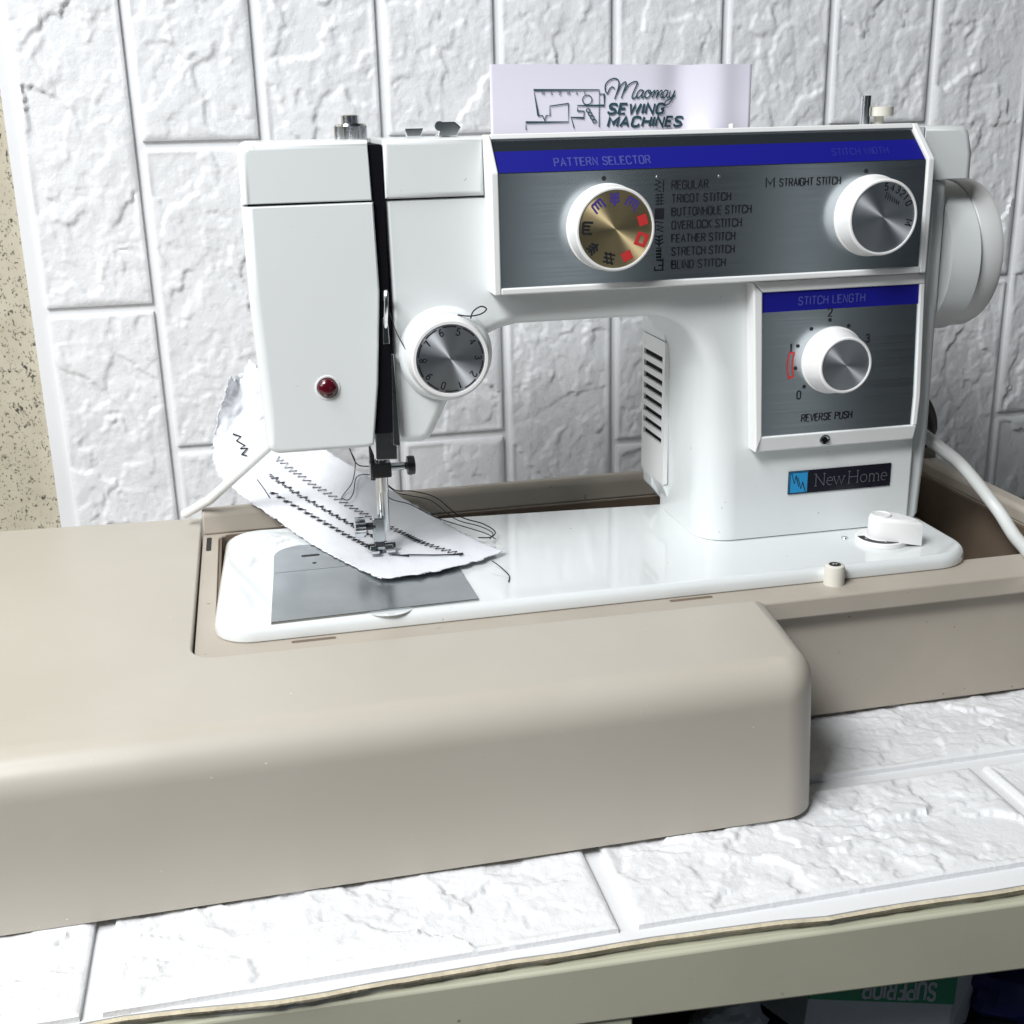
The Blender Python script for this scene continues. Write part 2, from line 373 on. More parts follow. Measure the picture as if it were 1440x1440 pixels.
FACE = (Vector((1, 0, 0)), Vector((0, 0, 1)))                # lettering on a front face
_O = [(1.2, 0), (.35, .35), (0, 1.3), (0, 4.7), (.35, 5.65), (1.2, 6), (2.8, 6), (3.65, 5.65), (4, 4.7), (4, 1.3), (3.65, .35), (2.8, 0), (1.2, 0)]
_C = [(4, 4.5), (3.65, 5.65), (2.8, 6), (1.2, 6), (.35, 5.65), (0, 4.7), (0, 1.3), (.35, .35), (1.2, 0), (2.8, 0), (3.65, .35), (4, 1.5)]
_P = [(0, 0), (0, 6), (2.6, 6), (3.5, 5.7), (3.9, 4.6), (3.5, 3.4), (2.6, 3), (0, 3)]
GLYPH = {
 'A': (4.2, [[(0, 0), (2.1, 6), (4.2, 0)], [(.75, 2), (3.45, 2)]]),
 'B': (4, [[(0, 3.2), (2.5, 3.2), (3.4, 3.6), (3.7, 4.6), (3.4, 5.7), (2.5, 6), (0, 6), (0, 0), (2.6, 0), (3.6, .4), (4, 1.6), (3.6, 2.8), (2.5, 3.2)]]),
 'C': (4, [_C]), 'D': (4, [[(0, 0), (0, 6), (2.4, 6), (3.6, 5.5), (4, 4.4), (4, 1.6), (3.6, .5), (2.4, 0), (0, 0)]]),
 'E': (3.5, [[(3.5, 6), (0, 6), (0, 0), (3.5, 0)], [(.2, 3.1), (3, 3.1)]]), 'F': (3.4, [[(3.4, 6), (0, 6), (0, 0)], [(.2, 3.1), (2.9, 3.1)]]),
 'G': (4, [_C + [(4, 2.8), (2.3, 2.8)]]), 'H': (4, [[(0, 0), (0, 6)], [(4, 0), (4, 6)], [(.2, 3.1), (3.8, 3.1)]]), 'I': (0, [[(0, 0), (0, 6)]]),
 'K': (4, [[(0, 0), (0, 6)], [(3.8, 6), (.2, 2.2)], [(1.4, 3.5), (4, 0)]]), 'L': (3.4, [[(0, 6), (0, 0), (3.4, 0)]]),
 'M': (4.8, [[(0, 0), (0, 6), (2.4, 1.8), (4.8, 6), (4.8, 0)]]), 'N': (4, [[(0, 0), (0, 6), (4, 0), (4, 6)]]), 'O': (4, [_O]), 'P': (3.9, [_P]),
 'R': (4, [_P, [(2.3, 3), (4, 0)]]), 'S': (3.9, [[(3.8, 4.7), (3.4, 5.7), (2.6, 6), (1.3, 6), (.4, 5.6), (.1, 4.6), (.5, 3.6), (3.3, 2.6), (3.9, 1.5), (3.5, .4), (2.6, 0), (1.3, 0), (.4, .3), (0, 1.4)]]),
 'T': (4, [[(0, 6), (4, 6)], [(2, 5.8), (2, 0)]]), 'U': (4, [[(0, 6), (0, 1.3), (.35, .35), (1.2, 0), (2.8, 0), (3.65, .35), (4, 1.3), (4, 6)]]),
 'V': (4, [[(0, 6), (2, 0), (4, 6)]]), 'W': (5.6, [[(0, 6), (1.4, 0), (2.8, 5.4), (4.2, 0), (5.6, 6)]]), 'Y': (4, [[(0, 6), (2, 3), (4, 6)], [(2, 3), (2, 0)]]),
 '0': (3.4, [[(x*.85, y) for x, y in _O]]), '1': (.9, [[(0, 4.9), (.9, 6), (.9, 0)]]), '2': (3.6, [[(0, 4.6), (.4, 5.6), (1.4, 6), (2.4, 6), (3.3, 5.5), (3.5, 4.5), (3.1, 3.4), (0, 0), (3.6, 0)]]),
 '3': (3.5, [[(.1, 5), (.7, 5.8), (1.7, 6), (2.8, 5.7), (3.3, 4.7), (2.9, 3.6), (1.5, 3.2), (3, 2.8), (3.5, 1.6), (3, .4), (1.7, 0), (.6, .3), (0, 1.2)]]),
 '4': (3.6, [[(2.7, 0), (2.7, 6), (0, 1.6), (3.6, 1.6)]]), '5': (3.5, [[(3.2, 6), (.5, 6), (.2, 3.2), (1.3, 3.8), (2.4, 3.7), (3.3, 3), (3.5, 1.8), (3, .5), (1.7, 0), (.5, .3), (0, 1.2)]]),
 '6': (3.5, [[(3, 5.6), (2, 6), (.8, 5.4), (.1, 3.6), (0, 1.8), (.5, .4), (1.7, 0), (2.9, .4), (3.5, 1.8), (3, 3.2), (1.8, 3.6), (.7, 3.1), (.1, 2)]]),
 '7': (3.4, [[(0, 6), (3.4, 6), (1.2, 0)]]), '8': (3.5, [[(1.75, 3.2), (.6, 3.7), (.3, 4.7), (.7, 5.7), (1.75, 6), (2.8, 5.7), (3.2, 4.7), (2.9, 3.7), (1.75, 3.2), (.4, 2.6), (0, 1.5), (.5, .4), (1.75, 0), (3, .4), (3.5, 1.5), (3.1, 2.6), (1.75, 3.2)]]),
 '9': (3.5, [[(.4, .4), (1.5, 0), (2.7, .6), (3.4, 2.4), (3.5, 4.2), (3, 5.6), (1.8, 6), (.6, 5.6), (0, 4.2), (.5, 2.8), (1.7, 2.4), (2.8, 2.9), (3.4, 4)]]),
}
def text(name, s, org, w, h, m, parent, ax=FACE, shear=0.0, wt=.16, world=None, rot=0.0, centre=False):
    """printed lettering: org = lower-left corner (mm), w = total width (0: natural), h = capital height, wt = stroke weight / height"""
    L = []; x = 0
    for ch in s:
        if ch == ' ': x += 3.2; continue
        gw, ls = GLYPH[ch]; L += [[(x+a+shear*b, b) for a, b in ln] for ln in ls]; x += gw + 1.75
    W = x-1.75; sy = h/6.0; wd = wt*h; sx = (w-wd)/max(W, .1) if w else sy*.85
    cr, sr = math.cos(rot), math.sin(rot); o = Vector(org)
    if not callable(ax): A, B = Vector(ax[0]), Vector(ax[1])
    def to3(u, v):
        u, v = u*cr-v*sr, u*sr+v*cr
        if callable(ax): return ax(o.x+u, o.z+v)
        return tuple(o + A*u + B*v)
    cu, cv_ = (W*sx/2, h/2) if centre else (0, 0)
    return strokes(name, [[(a*sx-cu, b*sy-cv_) for a, b in ln] for ln in L], wd, to3, m, parent, world or Matrix.Identity(4))
def strokes(name, lines, width, to3, m, parent, world=Matrix.Identity(4), closed=()):
    """flat ribbons along 2D polylines; to3 maps (u,v) to mm"""
    g = G(); o0 = Vector(to3(0, 0)); nrm = (Vector(to3(1e-3, 0))-o0).cross(Vector(to3(0, 1e-3))-o0).normalized()
    lift = 0
    for k, ln in enumerate(lines):
        lift += .004
        P = [Vector(p) for p in ln]; n = len(P); L = []; Rr = []
        for i, p in enumerate(P):
            if k in closed or (P[0]-P[-1]).length < 1e-6:
                a, b = P[i-1 if i else n-2], P[(i+1) if i < n-1 else 1]
            else: a, b = P[max(i-1, 0)], P[min(i+1, n-1)]
            t = (b-a).normalized() if (b-a).length > 0 else Vector((1, 0)); nn = Vector((-t.y, t.x))
            e1 = (p-a).normalized() if (p-a).length > 1e-9 else t
            co = max(.5, abs(Vector((-e1.y, e1.x)).dot(nn)))
            L.append(p+nn*width/2/co); Rr.append(p-nn*width/2/co)
        b0 = len(g.v)
        for a, b in zip(L, Rr): g.v.append(tuple(Vector(to3(a.x, a.y))+nrm*lift)); g.v.append(tuple(Vector(to3(b.x, b.y))+nrm*lift))
        for i in range(n-1): g.f.append([b0+2*i, b0+2*i+1, b0+2*i+3, b0+2*i+2])
    return g.build(name, m, parent, world, smooth=0)
def circ(cx, cy, r, n=24): return [(cx+r*math.cos(2*math.pi*i/n), cy+r*math.sin(2*math.pi*i/n)) for i in range(n+1)]

# ---------------------------------------------------------------- the setting
WY = 320          # face of the wall panel's grooves
tag(G().box(-1500, 1600, WY+5, WY+60, -780, 1500).build('wall', 'terrazzo', smooth=0), 'beige plaster wall with dark speckles at the left edge', None, kind='structure')
tag(G().box(-3000, 4000, -6000, WY+5, -800, -780).build('floor', 'floor', smooth=0), kind='structure')

# split-stone relief
def vnoise(x, y, seed):
    xi, yi = np.floor(x).astype(np.int64), np.floor(y).astype(np.int64); fx, fy = x-xi, y-yi
    def h(a, b):
        n = (a*374761393 + b*668265263 + seed*974634777) & 0x7fffffff
        n = ((n ^ (n >> 13))*1274126177) & 0x7fffffff
        return ((n ^ (n >> 16)) & 0xffff)/65535.0
    sx, sy = fx*fx*(3-2*fx), fy*fy*(3-2*fy)
    return (h(xi, yi)*(1-sx)+h(xi+1, yi)*sx)*(1-sy) + (h(xi, yi+1)*(1-sx)+h(xi+1, yi+1)*sx)*sy
def fbm(x, y, seed, o=4):
    s = 0; a = .5
    for k in range(o): s = s + a*(vnoise(x*2**k, y*2**k, seed+k*17)-.5); a *= .55
    return s
def relief(U, V, seed, w, l):
    rg = np.random.RandomState(seed)
    wu = U + 16*fbm(U/18, V/18, seed) + 5*fbm(U/5, V/5, seed+5); wv = V + 20*fbm(U/18+9, V/18, seed+1) + 5*fbm(U/5, V/5+7, seed+6)
    H = np.zeros_like(U)
    for cell, amp, tilt in ((30, 1.15, .055), (12, .5, .07), (5, .16, .06)):
        n = max(4, int(w*l/cell**2)); cx, cy = rg.rand(n)*w, rg.rand(n)*l; a = rg.randn(n)*amp; gx, gy = rg.randn(n)*tilt, rg.randn(n)*tilt
        d = (wu[..., None]-cx)**2 + ((wv[..., None]-cy)*.7)**2
        i = d.argmin(-1)
        H += a[i] + gx[i]*(U-cx[i]) + gy[i]*(V-cy[i])
    for _ in range(1):                     # soften the scarps slightly
        Q = np.pad(H, 1, mode='edge'); H = (4*H + Q[:-2, 1:-1]+Q[2:, 1:-1]+Q[1:-1, :-2]+Q[1:-1, 2:])/8
    H = np.clip(H, -2.4, 2.6)
    # a few slanting chip scars
    for _ in range(rg.randint(1, 4)):
        px, py, an = rg.rand()*w, rg.rand()*l, rg.rand()*3.14
        t = (wu-px)*math.cos(an) + (wv-py)*math.sin(an); q = -(wu-px)*math.sin(an)+(wv-py)*math.cos(an)
        H -= 1.6*np.exp(-(q/16)**2)*np.clip(1-np.abs(t)/4.5, 0, 1)*(t > 0)
    H += 1.1*fbm(U/9, V/9, seed+30, 5) + .45*fbm(U/2.8, V/2.8, seed+31, 3)
    return H
def brick(parent, w, l, seed, to_world, step=1.25, proud=3.4, amp=.46):
    nu, nv = max(8, int(w/step)), max(8, int(l/step))
    u = np.linspace(0, w, nu); v = np.linspace(0, l, nv); U, V = np.meshgrid(u, v)
    e = np.minimum(np.minimum(U, w-U), np.minimum(V, l-V))
    k = np.clip((e-.8)/4, 0, 1); k = k*k*(3-2*k)
    H = proud + (relief(U, V, seed, w, l)*amp-.2)*(.12+.88*k) - .9*np.clip(1-e/2.2, 0, 1)**2
    H = np.maximum(H, 1.2)
    # ring that drops to the groove
    pts = np.stack([U, V, H], -1)
    verts = [pts.reshape(-1, 3)]; idx = np.arange(nu*nv).reshape(nv, nu)
    q = np.stack([idx[:-1, :-1], idx[:-1, 1:], idx[1:, 1:], idx[1:, :-1]], -1).reshape(-1, 4)
    border = np.concatenate([idx[0, :], idx[1:, -1], idx[-1, ::-1][1:], idx[::-1, 0][1:-1]])
    bp = pts.reshape(-1, 3)[border].copy()
    c = np.array([w/2, l/2]); sg = np.sign(bp[:, :2]-c)
    on = np.stack([(bp[:, 0] < 1e-6) | (bp[:, 0] > w-1e-6), (bp[:, 1] < 1e-6) | (bp[:, 1] > l-1e-6)], -1)
    bp[:, :2] += sg*on*.3; bp[:, 2] = -.6
    n0 = nu*nv; verts.append(bp); B = len(border); j = np.arange(B)
    q2 = np.stack([border, n0+j, n0+(j+1) % B, border[(j+1) % B]], -1)
    V3 = to_world(np.concatenate(verts))*MM; Q = np.concatenate([q, q2])
    me = bpy.data.meshes.new('brick'); me.vertices.add(len(V3)); me.vertices.foreach_set('co', V3.astype(np.float32).ravel())
    me.loops.add(len(Q)*4); me.loops.foreach_set('vertex_index', Q.astype(np.int32).ravel())
    me.polygons.add(len(Q)); me.polygons.foreach_set('loop_start', np.arange(len(Q), dtype=np.int32)*4)
    me.update(calc_edges=True); me.validate()
    me.materials.append(M['foam']); me.shade_smooth(); me.set_sharp_from_angle(angle=R_(50))
    return link(bpy.data.objects.new('brick', me), parent)

# foam panel on the wall: bricks stand upright
wp = empty('foam_wall_panel', (-118, WY, -90), 'white foam panel of upright split-stone bricks covering the wall', 'wall panel')
G().hexa([(-117.5, WY, -85), (760, WY, -85), (760, WY+4.5, -85), (-117.5, WY+4.5, -85), (-113.5, WY, 420), (760, WY, 420), (760, WY+4.5, 420), (-113.5, WY+4.5, 420)]).build('backing_sheet', 'foamflat', wp, smooth=0)
edges = [-33.5, 50.5, 136, 219, 306, 391, 476, 561, 648, 734]       # right-hand edge of each column of bricks
joints = [(124,), (234, 18), (124,), (234, 12), (122, -90), (234, -3), (120,), (234, -5), (112,), (224, -6)]
GAP = 6.0
for ci, xr in enumerate(edges):
    xl = -105 if ci == 0 else edges[ci-1]+GAP
    cuts = [400] + list(joints[ci]) + [-84]
    for k in range(len(cuts)-1):
        zt, zb = cuts[k]-(GAP/2 if k else 0), cuts[k+1]+(GAP/2 if k < len(cuts)-2 else 0)
        if zt-zb < 12: continue
        sk = -.012 if ci == 0 else 0
        brick(wp, xr-xl, zt-zb, 100+ci*7+k, lambda p, xl=xl, zb=zb: np.stack([xl+p[:, 0], WY-p[:, 2], zb+p[:, 1]], -1), step=1.3)

# foam panel on the desk: bricks lie lengthwise, front edge cut by hand
TZ = -91.2
tp = empty('foam_desk_panel', (160, 0, TZ-5), 'white foam brick panel lying flat on the desk with rough cut front edge', 'foam sheet')
rg = random.Random(4)
front = []
for i in range(46):
    x = -240 + i*20
    base = np.interp(x, [-240, -30, 20, 60, 170, 260, 360, 660], [-160, -158, -163, -163.5, -163, -168, -170, -176])
    front.append((x, base + rg.uniform(-.8, .8)))
poly = [(a, b+2.2) for a, b in front] + [(660, WY-6), (-240, WY-6)]
G().prism(poly, TZ-5.5, TZ, plane='xy').build('backing_sheet', 'foamflat', tp, smooth=0)
cut = G(); k = 0
cp = []
for (x, y) in front:
    for dx in (0, 7, 13):
        yy = np.interp(x+dx, [p[0] for p in front], [p[1] for p in front])
        cp.append((x+dx, yy-.4+rg.uniform(-.2, .2), yy-.35+rg.uniform(-.35, .25), yy-.1+rg.uniform(-.4, .4)))
for i, (x, a, b, c) in enumerate(cp):
    cut.v += [(x, a+2, TZ-.25), (x, a-.3, TZ-.3), (x, b, TZ-1.4+rg.uniform(-.2, .2)), (x, c+.4, TZ-2.7+rg.uniform(-.6, .4)), (x, a+3, TZ-3.6)]
for i in range(len(cp)-1):
    for j in range(4): cut.f.append([i*5+j, i*5+j+1, i*5+5+j+1, i*5+5+j])
cut.build('cut_edge', 'foamcut', tp, smooth=60)
def table_brick(x0, x1, y0, y1, seed, skew=0.0):
    brick(tp, y1-y0, x1-x0, seed, lambda p: np.stack([x0+p[:, 1], y0+p[:, 0]+skew*(p[:, 1]), TZ+p[:, 2]], -1), step=1.0, amp=.6)
for k, (a, b) in enumerate(((-235, -57), (-48, 167), (176.5, 388), (397, 600))):
    table_brick(a, b, -155.5, -74, 400+k)
for k, (a, b) in enumerate(((-160, 55), (64, 276), (285, 500), (509, 655))):
    table_brick(a, b, -63, 20, 430+k)

# ---------------------------------------------------------------- desk
dk = empty('desk', (160, 60, -780), 'sage green painted desk under the white foam panel', 'desk')
def dy(x): return -159.5 - .034*(x+40)
G().hexa([(-300, dy(-300)+2, -112), (700, dy(700)+2, -120), (700, 315, -120), (-300, 315, -112),
          (-300, dy(-300)+2, -96.3), (700, dy(700)+2, -96.3), (700, 315, -96.3), (-300, 315, -96.3)]).build('desk_top', 'desk', dk, bevel=1)
G().hexa([(-300, dy(-300), -113), (700, dy(700), -146), (700, dy(700)+22, -146), (-300, dy(-300)+22, -113),
          (-300, dy(-300), -97), (700, dy(700), -97), (700, dy(700)+22, -97), (-300, dy(-300)+22, -97)]).build('front_rail', 'desk', dk, bevel=1.6)
G().hexa([(-300, dy(-300)+3, -780), (138, dy(138)+3, -780), (138, dy(138)+20, -780), (-300, dy(-300)+20, -780),
          (-300, dy(-300)+3, -112), (138, dy(138)+3, -117), (138, dy(138)+20, -117), (-300, dy(-300)+20, -112)]).build('cabinet_front', 'desk', dk, bevel=1)
G().hexa([(139.2, dy(139)+1.5, -780), (171, dy(171)+1.5, -780), (171, dy(171)+60, -780), (139.2, dy(139)+60, -780),
          (139.2, dy(139)+1.5, -117), (171, dy(171)+1.5, -120), (171, dy(171)+60, -120), (139.2, dy(139)+60, -117)]).build('cabinet_stile', 'desk', dk, bevel=1)
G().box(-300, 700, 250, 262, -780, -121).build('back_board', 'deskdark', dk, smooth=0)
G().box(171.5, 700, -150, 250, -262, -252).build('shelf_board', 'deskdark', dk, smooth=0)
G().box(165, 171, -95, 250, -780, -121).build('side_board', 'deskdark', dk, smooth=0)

# ---------------------------------------------------------------- things under the desk
cb = empty('carton', (345, -80, -252), 'green and white carton lying upside down on the shelf under the desk', 'box')
cw = Matrix.Translation(Vector((351, -92, -210))*MM) @ Matrix.Rotation(R_(17), 4, 'Y') @ Matrix.Rotation(R_(4), 4, 'Z') @ Matrix.Rotation(R_(-18), 4, 'X')
G().box(-62, 34, 0, 70, -26, 22).build('carton_body', 'carton', cb, cw, bevel=.8)
G().box(-62, 34.3, -.5, 0.2, -7, 22.4).build('green_print', 'green', cb, cw, smooth=0)
text('lettering', 'SUPERIOR', (20, -.8, 4), 50, 9, 'carton', cb, ax=(Vector((-1, 0, 0)), Vector((0, 0, -1))), world=cw, wt=.2)
G().hexa([(35, 2, -24), (58, 14, -22), (58, 15, -22), (35, 3, -24), (35, 2, 22), (62, 10, 24), (62, 11, 24), (35, 3, 22)]).build('carton_flap', 'carton', cb, cw, smooth=0)
tag(G().lathe([(0, 0), (17, 0), (18.5, 3), (18.5, 52), (17, 60), (9, 72), (8, 86), (9.5, 87), (9.5, 95), (0, 95)], 32, (318, -8, -252)).build('brown_bottle', 'brown'), 'dark reddish brown bottle beside the carton under the desk', 'bottle')
def crumple(name, c, sx, sy, sz, m, seed, label, cat):
    g = G(); n, k = 28, 14; r = random.Random(seed)
    for i in range(k+1):
        for j in range(n):
            a = 2*math.pi*j/n; b = -math.pi/2+math.pi*i/k
            d = np.array([math.cos(b)*math.cos(a), math.cos(b)*math.sin(a), math.sin(b)])
            f = 1 + .45*float(fbm(np.array([d[0]*2.2+seed]), np.array([d[1]*2.2+d[2]*3]), seed)[0])
            g.v.append((c[0]+sx*d[0]*f, c[1]+sy*d[1]*f, max(c[2]+sz*d[2]*f, -251.8)))
    for i in range(k):
        for j in range(n): g.f.append([i*n+j, i*n+(j+1) % n, (i+1)*n+(j+1) % n, (i+1)*n+j])
    return tag(g.build(name, m, smooth=25), label, cat)
crumple('blue_bag', (440, -78, -232), 42, 26, 22, 'bluebag', 3, 'shiny dark blue plastic bag at the right end under the desk', 'bag')
crumple('white_rag', (262, -60, -240), 22, 16, 17, 'carton', 8, 'crumpled pale rag on the shelf left of the brown bottle', 'rag')
tag(G().tube(spline([(318, -112, -249), (330, -122, -244), (345, -126, -242), (360, -120, -245), (380, -105, -249)]), 1.4).build('loose_wire', 'aged'), 'thin pale wire looping below the carton', 'wire')

# ---------------------------------------------------------------- case tray
T0 = empty('case_tray', (220, 90, -86), 'beige plastic carrying-case tray holding the sewing machine', 'case tray')
RZ = -8.2
# rim: frame with the opening for the machine
def ring(outer, inner, z0, z1):
    g = G(); n = len(outer)
    for z in (z0, z1):
        for p in outer: g.v.append((*p, z))
        for p in inner: g.v.append((*p, z))
    for j in range(n):
        k = (j+1) % n
        g.f += [[j, k, n+k, n+j], [2*n+j, 3*n+j, 3*n+k, 2*n+k], [j, 2*n+j, 2*n+k, k], [n+j, n+k, 3*n+k, 3*n+j]]
    return g
ro = rrect(-9, 521, -11.5, 206, [14, 18, 10, 10]); ri = rrect(1.5, 506, 20, 192, [16, 10, 10, 12])
ring(ro, ri, -20, RZ).build('rim', 'tray', T0, bevel=1.3)
ring(rrect(-7, 519, -4, 204, [14, 16, 10, 10]), rrect(-1, 513, 3, 198, [12, 10, 10, 10]), -86, -20.2).build('side_wall', 'tray', T0, bevel=.8)
G().prism(rrect(-1, 513, 3, 198, 10), -84, -80, plane='xy').build('tray_floor', 'trayin', T0, smooth=0)
# raised rear edge, and the raised end walls
G().prism([(191.5, RZ+.05), (205.5, RZ+.05), (205.5, 4), (203, 7.5), (196, 8.2), (193, 5)], -8.5, 520, plane='yz', mp=lambda a, b, d: (d, a, b)).build('rear_edge', 'tray', T0, bevel=1.5)
G().prism([(505.5, RZ+.05), (520.5, RZ+.05), (520.5, -1), (518, 2), (508, 2), (506, 0)], 2, 191, plane='xz').build('end_edge', 'tray', T0, bevel=1.2)
G().prism(rrect(441, 506.5, 190.5, 191.9, .5, 2), -79, RZ, plane='xy').build('inner_lining', 'trayin', T0, smooth=0)
G().box(503, 505.8, 22, 190, -79, RZ-.5).build('inner_lining', 'trayin', T0, smooth=0)
G().box(2, 440, 189, 191.2, -79, RZ-.5).build('inner_lining', 'trayin', T0, smooth=0)
G().box(1.8, 3.2, 30, 189, -79, RZ-.5).build('inner_lining', 'trayin', T0, smooth=0)
# slots in the rim
for (x0, x1, y0, y1, m) in ((40, 63, 3.6, 6.6, 'trayin'), (246, 271, 3.6, 6.6, 'trayin'), (-6.4, -3.2, 160, 186, 'rubber')):
    G().prism(rrect(x0, x1, y0, y1, 1.2, 3), RZ-.5, RZ+.12, plane='xy').build('rim_slot', m, T0, smooth=0)
    G().prism(rrect(x0-.5, x1+.5, y0-.5, y1+.5, 1.5, 3), RZ-.6, RZ+.06, plane='xy').build('slot_edge', 'tray', T0, smooth=0)

# ---------------------------------------------------------------- case cover standing as an extension table
CZ = -5.5; CB = -85.9
pts = []; er = []
def addp(p, f): pts.append(p); er.append(f)
for p in arc(-12+16, -10+16, 14, 180, 270, 6)[::-1]: pass
inner = [(-9.9, 222), (-9.9, 6)] + arc(4, 5.5, 14, 180, 270, 6)[1:] + [(120, -10), (272, -11.5), (296.5, -12)]
for p in inner[:-1]: addp(p, .07)
addp(inner[-1], .5)
for k_, p in enumerate(arc(270, -76.5, 19.5, 0, -90, 8)): addp(p, .55+.45*k_/8)
addp((150, -96), 1.0); addp((-60, -96), 1.0); addp((-330, -96), 1.0); addp((-330, 240), .3); addp((-200, 238), .12); addp((-12, 223), .12)
er[-1] = .12
g = G(); g.prism(pts, CB, CZ, 0, 19, plane='xy', er=er, seg=10)
# slight draft: the foot of the cover stands out a little
g.v = [(x+(1.5 if x > 200 else 0)*max(0, (-25-z)/61), y-(2.5 if y < -40 else 0)*max(0, (-25-z)/61), z) for x, y, z in g.v]
co = g.build('case_cover', 'beige', wn=True, smooth=50)
tag(co, 'L-shaped beige plastic case cover in front and left of the machine', 'case cover')

# ---------------------------------------------------------------- sewing machine
SM = empty('sewing_machine', (220, 90, -8), 'white metal sewing machine with steel control panels and blue stripes', 'sewing machine')
# bed
bp = arc(22, 30, 21, 180, 270, 7) + arc(413, 34, 26, 270, 360, 7) + arc(419, 120, 20, 0, 90, 5) + arc(28, 150, 22, 90, 176, 6)
G().prism(bp, RZ+.15, 0, 1, 4.5, plane='xy', seg=4).build('bed', 'bed', SM, wn=True)
# needle plate, slide plate
G().prism([(30.5, 12), (141, 14.5), (138, 84.5), (34, 83.5)], -.2, 1.3, plane='xy').build('slide_plate', 'steel', SM, bevel=.25)
G().prism([(34, 84.3), (138, 85.3), (137, 118), (62.9, 128)] + arc(52, 112, 17, 75, 175, 6), -.2, 1.1, plane='xy').build('needle_plate', 'steel', SM, bevel=.25)
G().prism(rrect(51, 62, 107, 110.2, 1.5, 3), .4, 1.2, plane='xy').build('plate_slot', 'rubber', SM, smooth=0)
G().lathe([(0, 1.2), (1.3, 1.2), (1.3, .3)], 12, (58, 95, 0)).build('plate_screw', 'rubber', SM, smooth=0)
G().lathe([(0, .06), (15, .06), (15, -.2)], 40, (93, 22, 0)).build('finger_notch', 'bed', SM, smooth=0)

# main casting: tension housing, arm and column in one outline
fil = arc(252, 103, 35, 90, 0, 8)
bo = [(107.8, 77), (121, 76), (125.5, 77.8), (128.5, 81.5), (149, 122), (153.5, 128.5), (160, 134), (168, 137.3), (178, 138.3)]
eb = [.5]*len(bo); eb[-1] = .9
for p in fil: bo.append(p); eb.append(1.0)
eb[-1] = 1.7
bo += [(287, 60), (288, 0.1), (424, 0.1), (424, 207.6), (107.4, 207.6), (108.4, 150), (106.6, 112)]
eb += [1.8, .05, .15, .1, .25, .25, .25]
G().prism(bo, 66, 152, 12, 6, plane='xz', er=eb, seg=6).build('body_casting', 'enamel', SM, wn=True, smooth=40)
# top lids and head cover
G().prism([(107.5, 208.3), (160.2, 208.3), (160.2, 237.6), (107.5, 237.8)], 63.5, 150, 3, 4, plane='xz').build('top_lid', 'enamel', SM, wn=True, smooth=40)
G().prism([(160.8, 208.3), (414, 208.3), (414, 237.2), (160.8, 237.4)], 66, 150, 1, 4, plane='xz').build('arm_lid', 'enamel', SM, wn=True, smooth=40)
G().prism([(34.4, 207.2), (34.3, 161), (36.4, 100)] + arc(44, 84.5, 7.5, 190, 262, 4) + [(90, 77)] + [(94.2, 78), (98.4, 112), (102, 162), (101.3, 207.2)], 62, 148, 6, 6, plane='xz',
           er=[1, 1, 1, .6, .6, .6, .6, .5, .4, .25, .25, .25, .15], seg=6).build('face_cover', 'enamel', SM, wn=True, smooth=40)
G().prism([(34.8, 208.1), (100.9, 208.1), (100.2, 237.8), (41, 238)] + arc(40.4, 232.4, 5.6, 96, 180, 4), 63, 148, 5, 5, plane='xz', er=[.15, .15, .6, 1, 1, 1, 1, 1, 1]).build('head_lid', 'enamel', SM, wn=True, smooth=40)
G().box(38, 98, 67, 145, 205, 212).build('seam_strip', 'rubber', SM, smooth=0)
G().box(111, 410, 69, 145, 205, 212).build('seam_strip', 'rubber', SM, smooth=0)
G().box(95.5, 107.2, 64.5, 146, 84, 235.5).build('slot_lining', 'black', SM, smooth=0)
# slider plate at the bottom of the slot
G().prism([(95, 68.5), (107, 68), (107.6, 100), (96, 100)], 66, 108, plane='xz').build('needle_bar_guide', 'steel', SM, bevel=.5)
G().prism([(104.5, 78), (108.2, 77), (107.4, 128), (106.2, 128)], 60.5, 64, plane='xz').build('slot_edge_strip', 'steel', SM, bevel=.3)
lv = G().tube(spline([(103.8, 63, 138), (104, 57, 150), (104.4, 55.5, 158), (104.6, 58, 162), (104.6, 63, 157)]), 1.1, 8)
lv.build('take_up_lever', 'chrome', SM)
G().prism([(102, 134), (105.4, 134), (105, 147), (102.6, 148)], 59.5, 60.8, plane='xz').build('lever_plate', 'chrome', SM, bevel=.2)
# lamp button
rb = G().lathe([(0, 3.6), (2.2, 3.4), (4.2, 2.5), (5.2, 1.2), (5.5, -1)], 32, (71.1, 62, 112), 'y').build('lamp_button', 'red', SM)
G().lathe([(5.5, -.5), (5.7, .5), (6.5, .5), (6.8, -.5)], 32, (71.1, 62, 112), 'y').build('button_ring', 'plastic', rb)

# vent cover at the back of the column
vc = G(); V0, V1, X0 = 127, 171, 284.0
vc.box(X0, X0+3, V0, V0+4.5, 20, 112); vc.box(X0, X0+3, V1-3.2, V1, 20, 112)
slots = [(45.5+7.55*i, 45.5+7.55*i+3.7) for i in range(8)]
zz = 20
for a, b in slots: vc.box(X0, X0+3, V0+4.5, V1-3.2, zz, a); zz = b
vc.box(X0, X0+3, V0+4.5, V1-3.2, zz, 112)
vp = vc.build('vent_cover', 'plastic', SM, smooth=0)
for a, b in slots:
    G().box(X0+1.6, X0+2.6, V0+4.6, V1-3.3, a-.2, b+.2).build('vent_slot', 'black', vp, smooth=0)
G().prism([(X0+.2, 19.9), (X0+.2, 12), (292, 2), (420, 2), (420, 200), (300, 200), (X0+.2, 140), (X0+.2, 112.1), (X0+3, 112.1), (X0+3, 19.9)], 150, 171, 0, 5, plane='xz').build('rear_cover', 'enamel', SM, bevel=1.5)
